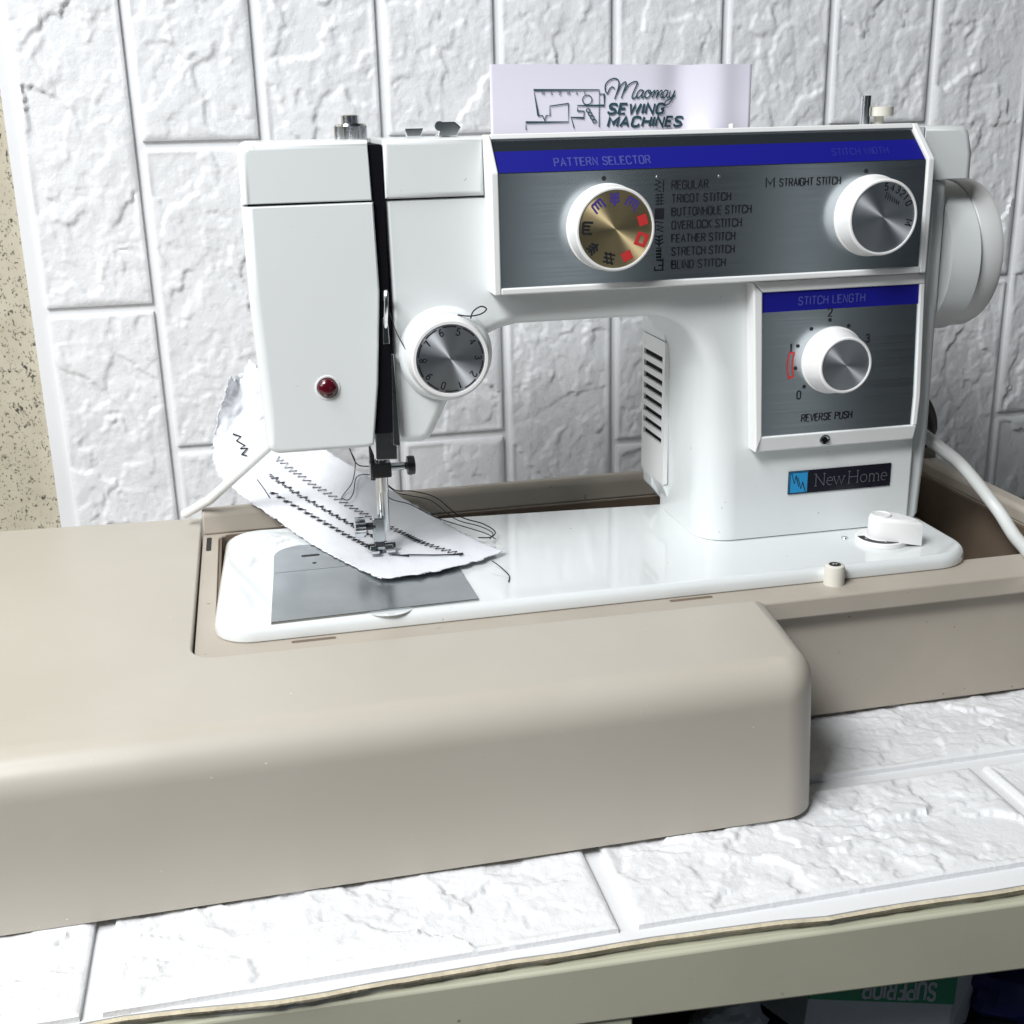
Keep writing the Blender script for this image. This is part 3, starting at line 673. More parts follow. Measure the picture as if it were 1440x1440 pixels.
G().prism([(X0+.1, 112.15), (293, 112.15), (293, 135), (282, 137)], 128, 171, plane='xz').build('rear_cover_top', 'enamel', SM, bevel=1.5)
G().prism([(X0+.1, 19.95), (293, 19.95), (293, 3), (289, 7)], 128, 171, plane='xz').build('rear_cover_foot', 'enamel', SM, bevel=1.5)

# belt cover at the right end
G().prism([(425, 1.5), (431, 1.5), (434.5, 5), (436.5, 60), (435.5, 120), (434.5, 206.6), (425, 206.6)], 70, 156, 5, 5, plane='xz', er=[.3, .6, 1, 1, 1, .2, .1]).build('end_cover', 'enamel', SM, wn=True, smooth=40)
G().prism([(414.7, 207.6), (447, 207.6), (446.8, 222), (443.5, 234), (440, 237), (414.7, 237.2)], 66.5, 156, 5, 5, plane='xz', er=[.1, 1, 1, 1, .6, .1]).build('end_lid', 'enamel', SM, wn=True, smooth=40)
G().lathe([(0, 0), (45, 0), (45, 18.5), (44.3, 19.3), (0, 19.3)], 96, (436, 107, 160), 'x').build('belt_guard', 'enamel', SM)
G().lathe([(20, 19), (20, 20.6), (44.6, 20.8), (45.2, 21.4), (45.2, 33), (43.6, 36.5), (41, 37.5), (30, 38), (0, 38)], 96, (436, 110.5, 161), 'x').build('hand_wheel', 'plastic', SM)

# ---- upper control panel
PB = [(52.6, 160.8), (52.6, 219.5), (64.2, 237)]           # cross-section of the metal sheet
tl = math.hypot(PB[2][0]-PB[1][0], PB[2][1]-PB[1][1]); TV = Vector((0, (PB[2][0]-PB[1][0])/tl, (PB[2][1]-PB[1][1])/tl)); TN = Vector((0, -TV.z, TV.y))
def on_tilt(x, t, lift=.0): return Vector((x, PB[1][0], PB[1][1])) + TV*t + TN*lift
cpn = G().add([(165, PB[0][0], PB[0][1]), (409.6, PB[0][0], PB[0][1]), (408, PB[1][0], PB[1][1]), (165.5, PB[1][0], PB[1][1]), (403.5, PB[2][0], PB[2][1]), (163.6, PB[2][0], PB[2][1])],
              [[0, 1, 2, 3], [3, 2, 4, 5]]).build('control_panel', 'panel', SM, smooth=0)
side = [(51.2, 157.5), (51.2, 220), (63.3, 238.9), (67, 238.9), (67, 157.5)]
def bez(x0, x1, dx):
    return G().prism(side, x0, x1, plane='yz', mp=lambda a, b, d: (d+dx*max(0, (b-219)/19.0), a, b))
bez(161.4, 165.3, -1.4).build('bezel', 'plastic', cpn, bevel=.8)
bez(409.3, 413.2, -5).build('bezel', 'plastic', cpn, bevel=.8)
G().box(165.2, 409.4, 51.2, 67, 157.5, 161).build('bezel', 'plastic', cpn, bevel=.8)
G().prism([(62.6, 236.4), (63.3, 239), (67, 239), (67, 236.4)], 163.9, 404.4, plane='yz').build('bezel', 'plastic', cpn, bevel=.5)
q = [on_tilt(165.7, .5, .12), on_tilt(407.8, .5, .12), on_tilt(404.9, 13, .12), on_tilt(164.3, 13, .12)]
G().add(q, [[0, 1, 2, 3]]).build('blue_stripe', 'stripe', cpn, smooth=0)
TA = (Vector((1, 0, 0)), TV)
text('lettering', 'PATTERN SELECTOR', on_tilt(196, 3.3, .3), 53, 4.6, 'greyink', cpn, TA)
text('lettering', 'STITCH WIDTH', on_tilt(353, 4.6, .3), 34, 4.0, 'faintink', cpn, TA)
PY = 52.4
names = ['REGULAR', 'TRICOT STITCH', 'BUTTONHOLE STITCH', 'OVERLOCK STITCH', 'FEATHER STITCH', 'STRETCH STITCH', 'BLIND STITCH']
wid = [21, 34, 46, 40.5, 36.8, 36.6, 31.5]
for i, (s, w) in enumerate(zip(names, wid)):
    text('lettering', s, (259.8+.13*i, PY, 208.9-7.0*i), w, 4.1, 'ink', cpn)
text('lettering', 'M', (313.6, PY, 207.9), 5.2, 5.0, 'ink', cpn, wt=.12)
text('lettering', 'STRAIGHT STITCH', (321.5, PY, 208.2), 36.4, 3.9, 'ink', cpn)
def P3(y): return lambda u, v: (u, y, v)
def icon(lines, x, z, m='ink', w=.62, s=1.0):
    strokes('icon', [[(x+a*s, z+b*s) for a, b in ln] for ln in lines], w, P3(PY), m, cpn)
def zig(n, h, wd): return [(((i % 2)-.5)*wd, -i*h/n) for i in range(n+1)]
x0 = 253.0
icon([zig(5, 6.0, 3.2), [(3, 0), (3, -6.4)]], x0-1, 213.8)
icon([[(-2.4, -.6), (2.4, -.6)], [(-2.4, -2.2), (2.4, -2.2)], [(-2.4, -3.8), (2.4, -3.8)], [(-2.4, -5.4), (2.4, -5.4)], [(-.9, 0), (-.9, -6)], [(.9, 0), (.9, -6)]], x0, 206.8, w=.6)
G().box(x0-2.6, x0+2.6, PY-.02, PY+.1, 193.4, 199.2).build('icon', 'ink', cpn, smooth=0)
icon([[(-1.4, 0), (1.4, 0)]], x0, 196.4, 'whiteink', .7)
icon([[(-2.4, 0), (-2.4, -6)], [(-2.4, 0), (2.2, -1), (-1.4, -2.4), (2.4, -3.2), (-1.4, -4.4), (2.4, -5.6)]], x0, 192.4)
icon([[(-2.2, -i), (0, -i-1.2), (2.2, -i)] for i in (0, 1.9, 3.8)]+[[(0, 0), (0, -6)]], x0, 185, w=.6)
icon([[(-1.6, -i*1.7), (1.2, -i*1.7), (1.2, -i*1.7-1.2), (-1.6, -i*1.7-1.2)] for i in range(4)], x0, 178.2, w=.5)
icon([[(2.4, 0), (2.4, -6.2), (-2.4, -6.2)], [(-.2, -1), (2.4, -1)], [(-.2, -3.6), (2.4, -3.6)], [(-2.2, -4.2), (-2.2, -6.2)]], x0, 172.6)
for (x, z) in ((222, 215.6), (372.2, 214.6)):
    G().lathe([(0, .3), (1.25, .3), (1.25, 0)], 16, (x, PY+.2, z), 'y').build('index_dot', 'ink', cpn, smooth=0)
for (x, z) in ((251.5, 215.3), (286.5, 214.6)):
    G().lathe([(0, .4), (.7, .35), (.9, 0)], 12, (x, PY+.2, z), 'y').build('rivet', 'chrome', cpn)

# ---- lower control panel
LQ = [(315.6, 66.3), (418, 66.3), (421, 82), (413.6, 150.8), (315.6, 150.8)]
sh = lambda x, z: x + (150-z)*.042
lpn = G().add([(sh(315.6, 66), 57.6, 66), (sh(413.2, 66)-1, 57.6, 66), (sh(413.4, 84), 57.6, 84), (413.4, 57.6, 150.6), (315.6, 57.6, 150.6)], [[0, 1, 2, 3, 4]]).build('stitch_length_panel', 'panel', SM, smooth=0)
G().prism([(310.2, 156.3), (315.9, 150.4), (sh(315.9, 66.3), 66.3), (sh(311.8, 57), 57)], 56, 68, plane='xz').build('bezel', 'plastic', lpn, bevel=.9)
G().prism([(310.4, 156.5), (416.2, 156.5), (416.2, 150.5), (316, 150.5)], 56, 68, plane='xz').build('bezel', 'plastic', lpn, bevel=.9)
G().prism([(413.2, 150.4), (416.2, 150.4), (sh(416.6, 84), 84), (sh(415.2, 66.3), 66.3), (sh(412.2, 66.3), 66.3), (sh(413.2, 84), 84)], 56, 68, plane='xz').build('bezel', 'plastic', lpn, bevel=.7)
G().prism([(56, 66.4), (68, 66.4), (68, 57), (58.5, 57)], sh(312, 60), sh(415, 64), plane='yz').build('bezel', 'plastic', lpn, bevel=.9)
G().add([(sh(315.8, 139), 57.45, 139), (sh(413.3, 139), 57.45, 139), (413.3, 57.45, 150.5), (315.8, 57.45, 150.5)], [[0, 1, 2, 3]]).build('blue_stripe', 'stripe', lpn, smooth=0)
text('lettering', 'STITCH LENGTH', (338.5, 57.3, 142.3), 41.5, 4.4, 'greyink', lpn)
text('lettering', 'REVERSE PUSH', (344.3, 57.4, 73.6), 32.6, 4.2, 'ink', lpn, shear=.08)
for (s, x, z) in (('2', 358.5, 137.0), ('1', 335.2, 117.8), ('0', 341.8, 89.8), ('3', 383.2, 120.6)):
    text('numeral', s, (x, 57.4, z), 0, 4.6, 'ink', lpn, centre=True)
for (x, z) in ((358.6, 132.6), (370.5, 128.6), (347.4, 128.1), (339.6, 118.7), (338.8, 105.8), (344.8, 94.6)):
    G().lathe([(0, .3), (1.1, .3), (1.1, 0)], 14, (x, 57.6, z), 'y').build('index_dot', 'ink', lpn, smooth=0)
ao = arc(362, 108.5, 28.2, 166, 197, 8); ai = arc(362, 108.5, 25.2, 166, 197, 8)
strokes('red_mark', [ao+ai[::-1]+[ao[0]]], .9, P3(57.4), 'redink', lpn)
scw = G().lathe([(0, -1.2), (1.8, -1.2), (2.2, -.2), (3.2, -.2), (3.2, .6), (2.6, .9)], 24, (359.5, 57, 61.7), 'y').build('panel_screw', 'steel', lpn)
G().lathe([(0, .2), (1.7, .2), (1.7, -.4)], 20, (359.5, 56.6, 61.7), 'y').build('screw_recess', 'black', lpn)

# ---- badge
bd = G().box(341.8, 409.2, 65.2, 65.98, 26.6, 41).build('badge', 'badge', SM, bevel=.15)
G().box(342.2, 354.5, 65, 65.3, 27, 40.6).build('badge_emblem', 'cyan', bd, smooth=0)
strokes('emblem_lines', [[(343.4, 40.4), (345.6, 33.2), (346.4, 38.2), (348.6, 31)], [(347.8, 36.8), (350, 29.6), (350.8, 34), (353.2, 27.2)], [(342.6, 40.2), (354.2, 40.2), (354.2, 27.3), (342.6, 27.3), (342.6, 40.2)]], .45, P3(64.9), 'ink', bd)
def serif_word():
    L = []
    def s(x, z, w=1.6): L.append([(x-w/2, z), (x+w/2, z)])
    b = 30.6; H = 7.6; xh = 4.9
    # N
    x = 358.6; L.append([(x+1, b), (x+1, b+H)]); L.append([(x+.6, b+H), (x+6.4, b)]); L.append([(x+6.4, b), (x+6.4, b+H)]); s(x+1, b); s(x+.6, b+H); s(x+6.4, b+H)
    def e(x):
        L.append([(x+.2, b+xh*.55), (x+3.8, b+xh*.55)] + [(x+2+1.9*math.cos(R_(a)), b+xh/2+xh/2*math.sin(R_(a))) for a in range(5, 320, 15)])
    e(x+8.2)
    w = x+12.8; L.append([(w, b+xh), (w+1.8, b), (w+3.3, b+xh), (w+5, b), (w+6.8, b+xh)]); s(w, b+xh, 1.4); s(w+3.3, b+xh, 1.4); s(w+6.8, b+xh, 1.4)
    h = 381.4; L.append([(h, b), (h, b+H)]); L.append([(h+5.6, b), (h+5.6, b+H)]); L.append([(h, b+H*.52), (h+5.6, b+H*.52)])
    for q in (h, h+5.6): s(q, b); s(q, b+H)
    L.append([(h+9.7+2.1*math.cos(R_(a)), b+xh/2+xh/2*math.sin(R_(a))) for a in range(0, 361, 20)])
    m = h+13.6; L.append([(m, b), (m, b+xh)]); s(m, b, 1.3)
    for q in (m, m+3): L.append([(q, b+xh*.75), (q+.8, b+xh*.97), (q+2, b+xh*.98), (q+3, b+xh*.7), (q+3, b)]); s(q+3, b, 1.3)
    e(m+7.6); return L
strokes('lettering', serif_word(), .5, P3(65.0), 'silverink', bd)

# ---- dials (local Z points out of the machine)
def dial(name, x, y, z, rb, rf, depth, face_mat, ring=1.9, taper=.0):
    w = Matrix.Translation(Vector((x, y, z))*MM) @ Matrix.Rotation(R_(90), 4, 'X')
    k = G().lathe([(rb+.6, 0), (rb+.6, 1.2), (rb, 1.6), (rb, 2), (rf+ring-.1, depth-2.2), (rf+ring-.3, depth-.8), (rf+ring-1, depth), (rf+.1, depth), (rf, depth-.6), (rf-.5, depth-.7), (0, depth-.7)], 144, knurl=(3, 4, .32, 0)).build(name, 'knob', SM, w, smooth=28)
    f = G().lathe([(0, 0), (rf*.5, 0), (rf-.2, 0)], 96).build('dial_face', face_mat, k, w @ Matrix.Translation(Vector((0, 0, depth-.45))*MM), smooth=30)
    return k, w @ Matrix.Translation(Vector((0, 0, depth-.3))*MM)
LOC = (Vector((1, 0, 0)), Vector((0, 1, 0)))
def dnum(k, w, s, r, ang, h, m, face_in=False):
    a = R_(ang)
    text('numeral', s, (r*math.cos(a), r*math.sin(a), 0), 0, h, m, k, LOC, world=w, rot=a-math.pi/2, centre=True)
def dmark(k, w, lines, r, ang, m, wd=.9):
    a = R_(ang)-math.pi/2; c, s = math.cos(a), math.sin(a); ox, oy = r*math.cos(R_(ang)), r*math.sin(R_(ang))
    strokes('marking', lines, wd, lambda u, v: (ox+u*c-v*s, oy+u*s+v*c, 0), m, k, w)
kp, wpd = dial('pattern_dial', 223.8, 52.5, 190.6, 22.0, 20.0, 16, 'spungold')
feather = [[(-2, y), (0, y-1.3), (2, y)] for y in (2.4, 1, -.4)]+[[(0, 2.6), (0, -2.6)]]
comb = [[(-2.2, 2), (2.4, 2)], [(-2.2, 2), (-2.2, -2)], [(-.6, 2), (-.6, -1)], [(.9, 2), (.9, -1)], [(2.4, 2), (2.4, -2.2)]]
blk = [[(-2.2, 0), (2.2, 0)]]
cross = [[(-2.4, y), (2.4, y)] for y in (1.7, 0, -1.7)]+[[(-2, 2.4), (0, -2.4)], [(0, 2.4), (2, -2.4)]]
for ang, ln, c, wd in ((92, feather, 'blueink', .9), (56, comb, 'blueink', .9), (128, comb, 'blueink', .9), (16, blk, 'redink', 4.4), (-22, [[(-2.2, 1.8), (2.2, 1.8), (2.2, -1.8), (-2.2, -1.8), (-2.2, 1.8)]], 'redink', 1.5), (-66, blk, 'redink', 4.2),
                       (-104, cross, 'ink', .8), (-143, feather, 'ink', .9), (176, comb, 'ink', 1.0)):
    dmark(kp, wpd, [[(a*1.25, b*1.25) for a, b in q] for q in ln], 15.2, ang, c, wd*1.15)
kw, wwd = dial('stitch_width_dial', 376.6, 52.5, 190.6, 21.6, 18.9, 15, 'spun')
for s, a in zip('543210', (88, 75, 62, 50, 40, 26)): dnum(kw, wwd, s, 16.2, a, 3.6, 'ink')
dnum(kw, wwd, 'M', 15.6, -12, 4.0, 'ink')
dmark(kw, wwd, [[(-5+.75*i, -1.6 if i % 2 else 1.8-.12*i) for i in range(14)]], 10.8, 64, 'ink', .5)
ks, wsd = dial('stitch_length_dial', 361.6, 57.5, 109.2, 18.9, 14.6, 17, 'spun')
kt, wtd = dial('tension_dial', 136.2, 66, 125.8, 22.4, 18.6, 18, 'spun', ring=2.6)
for i in range(10): dnum(kt, wtd, str(i), 14.9, (i-3)*36, 3.7, 'ink')
strokes('marking', [[(17.4*math.cos(R_(a)), 17.4*math.sin(R_(a))) for a in range(s, s+25, 4)] for s in range(6, 366, 36)], .7, lambda u, v: (u, v, 0), 'ink', kt, wtd)
G().lathe([(26, 0), (25.5, 3), (23.5, 5.2), (22, 5.5)], 72, (136.2, 66.6, 125.6), 'y').build('dial_base', 'enamel', kt)

# ---- top fittings
G().lathe([(0, -2), (9, -2), (9, 7), (8, 8.3), (5, 8.5), (5, 12.5), (4.2, 13), (0, 13)], 132, (97, 120, 237.5), knurl=(1, 2, .18, 0)).build('pressure_knob', 'chrome', SM, smooth=25)
g1 = G().prism([(-4, 0), (4, 0), (5.5, 4.5), (-5.5, 4.5)], 117, 121, plane='xz', mp=lambda a, b, d: (131.6+a, d, 238+b)); g1.build('thread_guide', 'chrome', SM, bevel=.5)
g2 = G().prism([(-6, 0), (5, 0), (7.5, 5), (4, 8), (-4, 8)], 112, 122, plane='xz', mp=lambda a, b, d: (150+a, d, 237.6+b)); g2.build('thread_guide', 'chrome', SM, bevel=.7)
G().lathe([(0, 0), (2.6, 0), (2.6, 4), (0, 4)], 20, (144.2, 109, 243.5), 'y').build('guide_disc', 'chrome', SM)
G().tube([(405.2, 120, 236), (405.2, 120, 254.6)], 3.1, 24).build('spool_pin', 'chrome', SM)
G().lathe([(0, 0), (3, 0), (3, 6), (8.5, 6.3), (8.5, 11.5), (3, 11.8), (0, 12)], 40, (416.5, 124, 236.5)).build('bobbin_winder', 'aged', SM)
G().lathe([(0, 0), (1.6, 0), (1.6, 3.5), (0, 4)], 16, (316, 110, 237)).build('lid_pin', 'plastic', SM)

# ---- needle bar group
NX, NY = 101.2, 100
G().tube([(NX, NY, 40), (NX, NY, 70)], 3.3, 20).build('needle_bar', 'chrome', SM)
G().tube([(NX-5.5, NY-2, 48), (NX-5.6, NY-2, 74)], 1.5, 12).build('thread_cutter_bar', 'darkmetal', SM)
cl = G().box(NX-7, NX+5.2, NY-6, NY+5, 49.5, 58.5); cl.build('needle_clamp', 'darkmetal', SM, bevel=1)
sc = G().tube([(NX+5, NY-2, 55), (NX+13, NY-2, 55)], 2.4, 16).build('clamp_screw', 'steel', SM)
G().lathe([(0, 0), (2, 0), (2, 1.5), (5.4, 2.2), (5.8, 4), (5.4, 6.5), (0, 7.4)], 28, (NX+12.5, NY-2, 55), 'x').build('screw_head', 'darkmetal', sc)
G().tube([(NX-1.6, NY, 50), (NX-1.6, NY, 12), (NX-1.6, NY, 2)], [1.2, 1.0, .3], 10).build('needle', 'chrome', SM)
G().tube([(NX-.2, NY+5, 14), (NX+.3, NY+5, 90)], 3.6, 20).build('presser_bar', 'chrome', SM)
ft = G(); ft.box(NX-7.5, NX-.4, NY-5, NY+3, 10, 25)
sh_o = ft.build('foot_shank', 'steel', SM, bevel=.8)
ks_ = G().tube([(NX-12, NY-3, 20), (NX-6, NY-3, 20)], 2.2, 14).build('shank_screw', 'darkmetal', SM)
G().lathe([(0, 0), (6.4, 0), (6.6, 1), (6.6, 5), (6, 6), (0, 6)], 44, (NX-18, NY-3, 20), 'x', knurl=(2, 3, .4, 0)).build('screw_head', 'chrome', ks_, smooth=25)
fo = G()
fo.prism([(-7.5, -9), (-2, -9), (-2, 4), (2, 4), (2, -9), (7.5, -9), (7.5, 9), (-7.5, 9)], 2.6, 4.4, plane='xy', mp=lambda a, b, d: (NX-3+a, NY+b, d + max(0, (-b-4)*.35)))
fo.build('presser_foot', 'chrome', SM, bevel=.3)
G().box(NX-10, NX+4, NY-3, NY+4, 4.3, 7).build('foot_hinge', 'steel', SM, bevel=.6)
G().box(NX-7, NX-1, NY-3.5, NY+2.5, 6.8, 11).build('foot_block', 'darkmetal', SM, bevel=.5)
G().tube([(NX-11, NY, 6), (NX+5.5, NY, 6)], 1.6, 12).build('foot_pin', 'darkmetal', SM)

# ---- bed fittings
lvz = G().lathe([(0, 0), (15.5, 0), (15.5, 2.6), (15, 3.1), (0, 3.1)], 48, (393, 42, .1)).build('feed_lever', 'knob', SM, smooth=30)
strokes('lever_scale', [arc(393, 42, 12.3, 165, 300, 16)], 4.2, lambda u, v: (u, v, 3.32), 'ink', lvz)
text('lettering', '2', (380.5, 39, 3.5), 0, 3, 'whiteink', lvz, (Vector((1, 0, 0)), Vector((0, 1, 0))), rot=-.5)
text('lettering', '1', (389, 29.5, 3.5), 0, 2.6, 'whiteink', lvz, (Vector((1, 0, 0)), Vector((0, 1, 0))))
hd = G().prism(arc(392.5, 41, 8.6, 60, 250, 10) + [(398, 27.5), (410.5, 26.5), (411.5, 34), (404, 43)], 3, 17, 0, 2.6, plane='xy', seg=4)
hd.v = [(x, y, z - (max(0, x-402)/9)**2*2.5 if z > 10 else (z if x < 404 else max(z-2.6, .2))) for x, y, z in hd.v]
hd.build('lever_grip', 'knob', lvz, wn=True)
G().lathe([(4.6, 0), (4.9, .5), (5.8, .5), (6.1, 0)], 32, (391.5, 42, 16.9)).build('grip_ring', 'knob', lvz)
G().lathe([(0, 1), (1.8, .8), (2.2, 0)], 16, (374.5, 52.5, 0)).build('bed_screw', 'chrome', SM)
rel = G().lathe([(0, 11.6), (4.6, 11.6), (5.4, 11), (5.7, 9.5), (5.9, 0), (0, 0)], 40, (344, 5.2, RZ)).build('release_button', 'aged', SM, smooth=40)
G().lathe([(0, .1), (3.4, .1), (3.4, 0)], 24, (344, 5.2, RZ+11.62)).build('button_print', 'ink', rel, smooth=0)
strokes('print_mark', [[(342.4, 4.6), (343.6, 6.4), (344.6, 4.6), (345.8, 6.2)]], .5, lambda u, v: (u, v, RZ+11.85), 'whiteink', rel)

# ---------------------------------------------------------------- cloth with test stitches
ctrl = [  # columns from the free right end to the bunched left end; each: lower edge ... upper edge
    [(92.5, 53, 3.2), (118, 54.5, 3.6), (146, 64, 3.4), (168, 78, 3.5)],
    [(76, 88, 2.2), (100, 98, 1.6), (124, 105, 1.6), (157, 105, 2)],
    [(59, 125, 2), (87, 128, 1.9), (115, 131, 2), (145, 138, 2.2)],
    [(38.5, 172, 5), (65, 172, 6), (93, 174, 7), (130, 172, 5)],
    [(15, 206, 15), (38, 204, 19), (66, 203, 23), (94, 204, 25)],
    [(1, 224, 30), (22, 222, 38), (44, 226, 44), (70, 222, 42)],
    [(6, 238, 58), (22, 246, 60), (40, 236, 66), (60, 246, 62)],
    [(15, 242, 80), (26, 252, 84), (38, 240, 90), (50, 250, 84)]]
CT = np.array(ctrl, float)
def cm(a, b, c, d, t): return .5*(2*b+(c-a)*t+(2*a-5*b+4*c-d)*t*t+(3*b-a-3*c+d)*t**3)
def cloth_at(s, t):
    ns, nt = CT.shape[0]-1, CT.shape[1]-1
    S = min(max(s, 0), .99999)*ns; i = int(S); f = S-i
    T = min(max(t, 0), .99999)*nt; j = int(T); h = T-j
    def row(i):
        i = min(max(i, 0), ns); g = lambda j: CT[i, min(max(j, 0), nt)]
        return cm(g(j-1), g(j), g(j+1), g(j+2), h)
    return cm(row(i-1), row(i), row(i+1), row(i+2), f)
NS, NT = 110, 44
cv = []; rg = random.Random(9)
for i in range(NS+1):
    for j in range(NT+1):
        s, t = i/NS, j/NT
        fr = .006*math.sin(i*1.7)+.004*math.sin(i*.61+2) if j in (0, NT) else 0
        fs = (.006*math.sin(j*1.3) if i == 0 else 0)
        p = cloth_at(s+fs, t+fr) if 0 < j < NT else cloth_at(s, t)
        w = max(0, s-.5)
        n1 = float(fbm(np.array([p[0]/14.0]), np.array([(p[1]+p[2])/16.0]), 77, 4)[0])
        q = p + np.array([0, -11*w*n1*2, .0]) + np.array([10*w*w*n1, 0, 0]) + np.array([0, 0, (1.6 if s < .45 else 3.5)*abs(n1)])
        if s > .58:
            cr_ = float(fbm(np.array([p[0]/9.0+3]), np.array([p[2]/11.0]), 91, 3)[0]); rd = abs(cr_)*2-.35
            f_ = min(1, (s-.58)/.2); q = q + np.array([3*cr_*f_, 6.5*rd*f_, 2.5*rd*f_])
        if j == 0 or j == NT: q = q + np.array([.5*math.sin(i*2.3), .6*math.sin(i*1.1), 0])
        if i == 0: q = q + np.array([.4*math.sin(j*2.1), .8*math.sin(j*.9), 0])
        if i == NS: q = q + np.array([0, 0, 5*math.sin(j*.33+.6)+1.2*math.sin(j*1.5)])
        # the foot presses the cloth flat
        dd = math.hypot(q[0]-98, q[1]-99)
        if dd < 16: q[2] = q[2]*(dd/16)**.5*1.0 + 1.2*(1-(dd/16)**.5); q[2] = min(q[2], 2.3)
        cv.append(tuple(q))
cf = [[i*(NT+1)+j, i*(NT+1)+j+1, (i+1)*(NT+1)+j+1, (i+1)*(NT+1)+j] for i in range(NS) for j in range(NT)]
cl_o = mesh_obj('test_cloth', cv, cf, 'fabric', smooth=70)
so = cl_o.modifiers.new('s', 'SOLIDIFY'); so.thickness = .0005; so.offset = 1
tag(cl_o, 'white scrap cloth with black stitch rows under the presser foot', 'cloth')
CV = np.array(cv).reshape(NS+1, NT+1, 3)
def on_cloth(s, t, lift=.95):
    a, b = min(max(s, 0), .9999)*NS, min(max(t, 0), .9999)*NT; i, j = int(a), int(b); f, h = a-i, b-j
    p = CV[i, j]*(1-f)*(1-h)+CV[i+1, j]*f*(1-h)+CV[i, j+1]*(1-f)*h+CV[i+1, j+1]*f*h
    u = CV[min(i+1, NS), j]-CV[i, j]; v = CV[i, j+1]-CV[i, j]; n = np.cross(v, u); n = n/np.linalg.norm(n)
    if n[2] < 0 and s < .6: n = -n
    if s >= .6 and n[1] > 0: n = -n
    return p + n*lift
def stitch(pairs, name='stitch_row', r=.42):
    return G().tube([tuple(on_cloth(s, t)) for s, t in pairs], r, 5).build(name, 'thread', cl_o)
z1 = []
for k in range(84):
    s = .045 + k*.0073; t = .72 - .16*(s/.6)**1.0 + .028*(1 if k % 2 else -1); z1.append((s+(.004 if k % 2 else 0), t))
stitch(z1, r=.3)
z2 = []
for k in range(18):
    s = .20 + k*.0229; t = .45-.12*(s-.2)
    z2 += [(s, t+.025), (s+.003, t-.03), (s+.009, t+.002), (s+.011, t-.028), (s+.017, t+.004), (s+.0195, t-.012)]
stitch(z2, r=.34)
z3 = []
for k in range(19):
    s = .165 + k*.0202; t = .30-.12*(s-.165)
    z3 += [(s, t+.028), (s+.0035, t-.02), (s+.0015, t+.018), (s+.0075, t-.022), (s+.0055, t+.016), (s+.0115, t-.004)]
stitch(z3, r=.25)
stitch([(.05, .72), (.075, .58), (.10, .44), (.105, .40), (.095, .42), (.112, .38), (.10, .41), (.118, .36), (.12, .34)])
stitch([(.52, .20), (.56, .24), (.60, .27)], r=.3)
stitch([(.70, .34), (.71, .30), (.72, .38), (.73, .31), (.735, .36), (.76, .28), (.77, .33), (.79, .24)], r=.55)
stitch([(.80, .86), (.85, .90), (.88, .99)], r=.5)

fr_ = G(); rg = random.Random(31)
for k in range(170):
    edge = rg.choice((0, 0, 1, 1, 2)); s_ = rg.random()
    if edge == 0: a, b = on_cloth(s_*.8, .01, .3), on_cloth(s_*.8, .06, .3)
    elif edge == 1: a, b = on_cloth(s_*.8, .985, .3), on_cloth(s_*.8, .93, .3)
    else: a, b = on_cloth(.004, s_, .3), on_cloth(.03, s_, .3)
    d = (a-b)/np.linalg.norm(a-b); ln = rg.uniform(.8, 3.0); j1, j2 = rg.uniform(-1, 1), rg.uniform(-1, 1)
    fr_.tube([tuple(a-d*.5), tuple(a+d*ln*.5+np.array([j1, j2, .1])*.4), tuple(a+d*ln+np.array([j1, j2, -.1])*1.0)], .11, 4)
fr_.build('frayed_fibres', 'fabric', cl_o, smooth=0)
# loose threads
lt = empty('loose_thread', (140, 120, 4), 'tangled loose black threads trailing off the cloth beside the needle', 'thread')
def th(pts, r=.33): G().tube(spline([(x, y, z+(6 if 150 < y < 204 and z < 60 else 0)) for x, y, z in pts], 8), r, 5).build('strand', 'thread', lt)
th([(88.5, 192, 44), (90, 192, 36), (93, 192, 27), (90, 188, 15), (84, 186, 8), (82, 180, 7), (86, 178, 6), (90, 184, 9), (94, 196, 16), (104, 192, 17), (112, 184, 12), (118, 178, 8), (126, 172, 7), (138, 160, 6), (150, 140, 5), (162, 122, 5), (168, 110, 4), (164, 98, 4.6)])
th([(88, 192, 46), (91, 192, 33), (95, 192, 25), (106, 193, 22), (110, 190, 15), (117, 181, 9), (128, 175, 9), (141, 160, 8), (153, 142, 6), (165, 126, 5), (170, 112, 4), (165, 101, 4.6), (158, 104, 4)], .4)
th([(104, 193, 17), (112, 176, 6), (124, 160, 5), (138, 148, 5), (150, 128, 5), (163, 108, 5), (167, 96, 5)])
th([(158, 62, 4), (161, 55, 3), (164, 45, 1), (162, 36, .6)])
th([(156, 52, 59), (150, 54, 148)][:0] + [(143, 61, 147), (149, 58, 146.5), (155, 57, 147.5), (158, 57, 150), (155, 57, 151.5), (151, 58, 149), (149.5, 59, 145)], .4)
th([(106.8, 63, 150), (109, 61.5, 141), (112, 61.5, 134), (114.5, 61.5, 129)], .3)

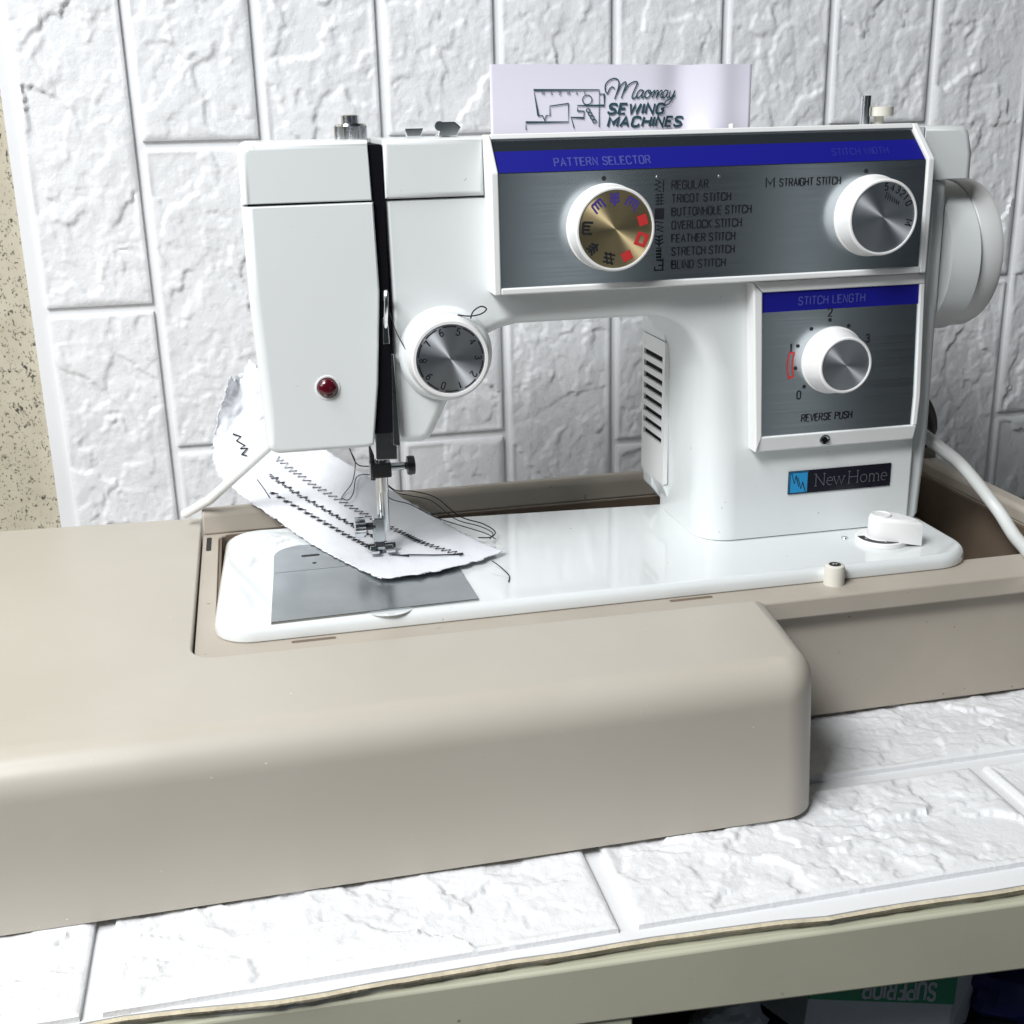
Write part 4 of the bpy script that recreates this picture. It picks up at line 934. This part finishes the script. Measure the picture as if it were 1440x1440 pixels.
# ---------------------------------------------------------------- rod, cable, card
tag(G().tube([(-20, 207.5, 2.5), (-2, 188, 17), (20, 168, 40), (48, 146, 68.5)], 3.0, 20).build('support_rod', 'plastic'), 'white round rod slanting up behind the machine head', 'rod')
tag(G().tube(spline([(438, 150, 70), (445, 120, 55), (458, 92, 40), (472, 84, 27), (486, 66, 4), (482, 40, -5), (468, 0, -5.5), (458, -14, -13), (446, -42, -36), (430, -70, -74), (424, -80, -82)], 10), 4.1, 20).build('power_cable', 'cable'), 'thick white power cable curving over the tray corner', 'cable')
tag(G().tube(spline([(440, 160, 52), (456, 165, 62), (478, 172, 60), (500, 182, 46), (512, 190, 26), (512, 199, 12), (514, 216, -10), (516, 226, -60), (517, 228, -86)], 10), 4.2, 16).build('rear_cable', 'greycable'), 'dark grey cable arching behind the hand wheel to the tray', 'cable')

cd = empty('shop_card', (266, 158, 150), 'pale printed shop card propped upright behind the machine', 'card')
tilt = R_(2)
cwm = Matrix.Translation(Vector((265.5, 158.5, 150))*MM) @ Matrix.Rotation(-tilt, 4, 'X') @ Matrix.Rotation(R_(.8), 4, 'Y')
def card_y(u): return 2.0*math.sin((u+82.5)/165*math.pi) + 5.5*math.exp(-((u-38)/11)**2) - 3.5*math.exp(-((u-62)/10)**2)
g = G(); n = 90
for i in range(n+1):
    for z in (0, 126.0):
        x = -82.5+165*i/n; g.v.append((x, card_y(x), z))
for i in range(n): g.f.append([2*i, 2*i+2, 2*i+3, 2*i+1])
sheet = g.build('card_sheet', 'paper', cd, cwm, smooth=60)
so = sheet.modifiers.new('s', 'SOLIDIFY'); so.thickness = .0004; so.offset = 1
def card3(u, v): return (u, card_y(u)-.7, v)
# drawn in card millimetres: origin at card centre line, v up
def cxy(px, py): return (-82.5 + (px-15)*(165/1395.0), 126.0 - (py-55)*(165/1395.0)*.86+.5)
def cl_(l): return [cxy(*p) for p in l]
strokes('logo_drawing', [cl_([(197, 425), (197, 382), (422, 382), (422, 278), (324, 292), (324, 345), (305, 345), (295, 372), (285, 345), (262, 345), (240, 202), (586, 202), (586, 412)]),
                         cl_([(586, 226), (613, 226), (613, 290), (470, 290), (470, 320), (506, 322), (504, 360), (436, 356), (452, 418)])], 0.62, card3, 'teal', cd, cwm)
strokes('logo_rings', [[cxy(522+25*math.cos(a*.26), 258+27*math.sin(a*.26)) for a in range(26)]] + [[cxy(x+10*math.cos(a*.42), y+10*math.sin(a*.42)) for a in range(16)] for x, y in ((527, 318), (538, 338), (549, 358), (561, 379))], .6, card3, 'teal', cd, cwm)
for s, x in zip('MAOMAY', (291, 336, 381, 426, 470, 512)):
    text('lettering', s, (*cxy(x-8, 229)[:1], -2.0, cxy(x, 229)[1]), 0, 1.9, 'teal', cd, ax=card3, world=cwm)
script = [[(668, 195), (655, 186), (640, 200), (630, 222), (618, 205), (620, 172), (640, 148), (668, 138), (688, 150), (690, 180), (678, 225), (668, 255)],
          [(676, 232), (700, 180), (724, 158), (728, 172), (715, 215), (704, 250)],
          [(712, 222), (742, 176), (772, 157), (790, 160), (782, 185), (766, 225), (762, 248), (774, 250), (790, 232)],
          [(820, 206), (806, 204), (790, 222), (786, 242), (796, 248), (812, 232), (824, 206), (814, 236), (818, 248), (832, 236)],
          [(848, 206), (836, 214), (830, 236), (838, 248), (852, 244), (864, 222), (858, 206), (848, 208), (856, 222), (876, 216)],
          [(876, 216), (884, 206), (880, 228), (870, 248), (886, 220), (902, 206), (904, 216), (894, 248), (910, 220), (924, 206), (928, 214), (920, 240), (926, 248), (938, 238)],
          [(962, 206), (948, 206), (934, 224), (932, 244), (942, 248), (956, 230), (966, 206), (958, 236), (964, 248), (976, 236)],
          [(980, 206), (974, 236), (982, 248), (996, 232), (1008, 204), (994, 250), (974, 280), (954, 290), (946, 278), (962, 262), (992, 248), (1012, 232)]]
strokes('script_lettering', [[(p.x, p.y) for p in spline([(*cxy(*q), 0) for q in ln], 6)] for ln in script], .75, card3, 'teal', cd, cwm)
o1 = cxy(632, 337); text('lettering', 'SEWING', (o1[0], -2.1, o1[1]), 37, 5.6, 'teal', cd, ax=card3, world=cwm, shear=.22, wt=.25)
o2 = cxy(632, 410); text('lettering', 'MACHINES', (o2[0], -1.7, o2[1]), 50, 5.4, 'teal', cd, ax=card3, world=cwm, shear=.22, wt=.25)
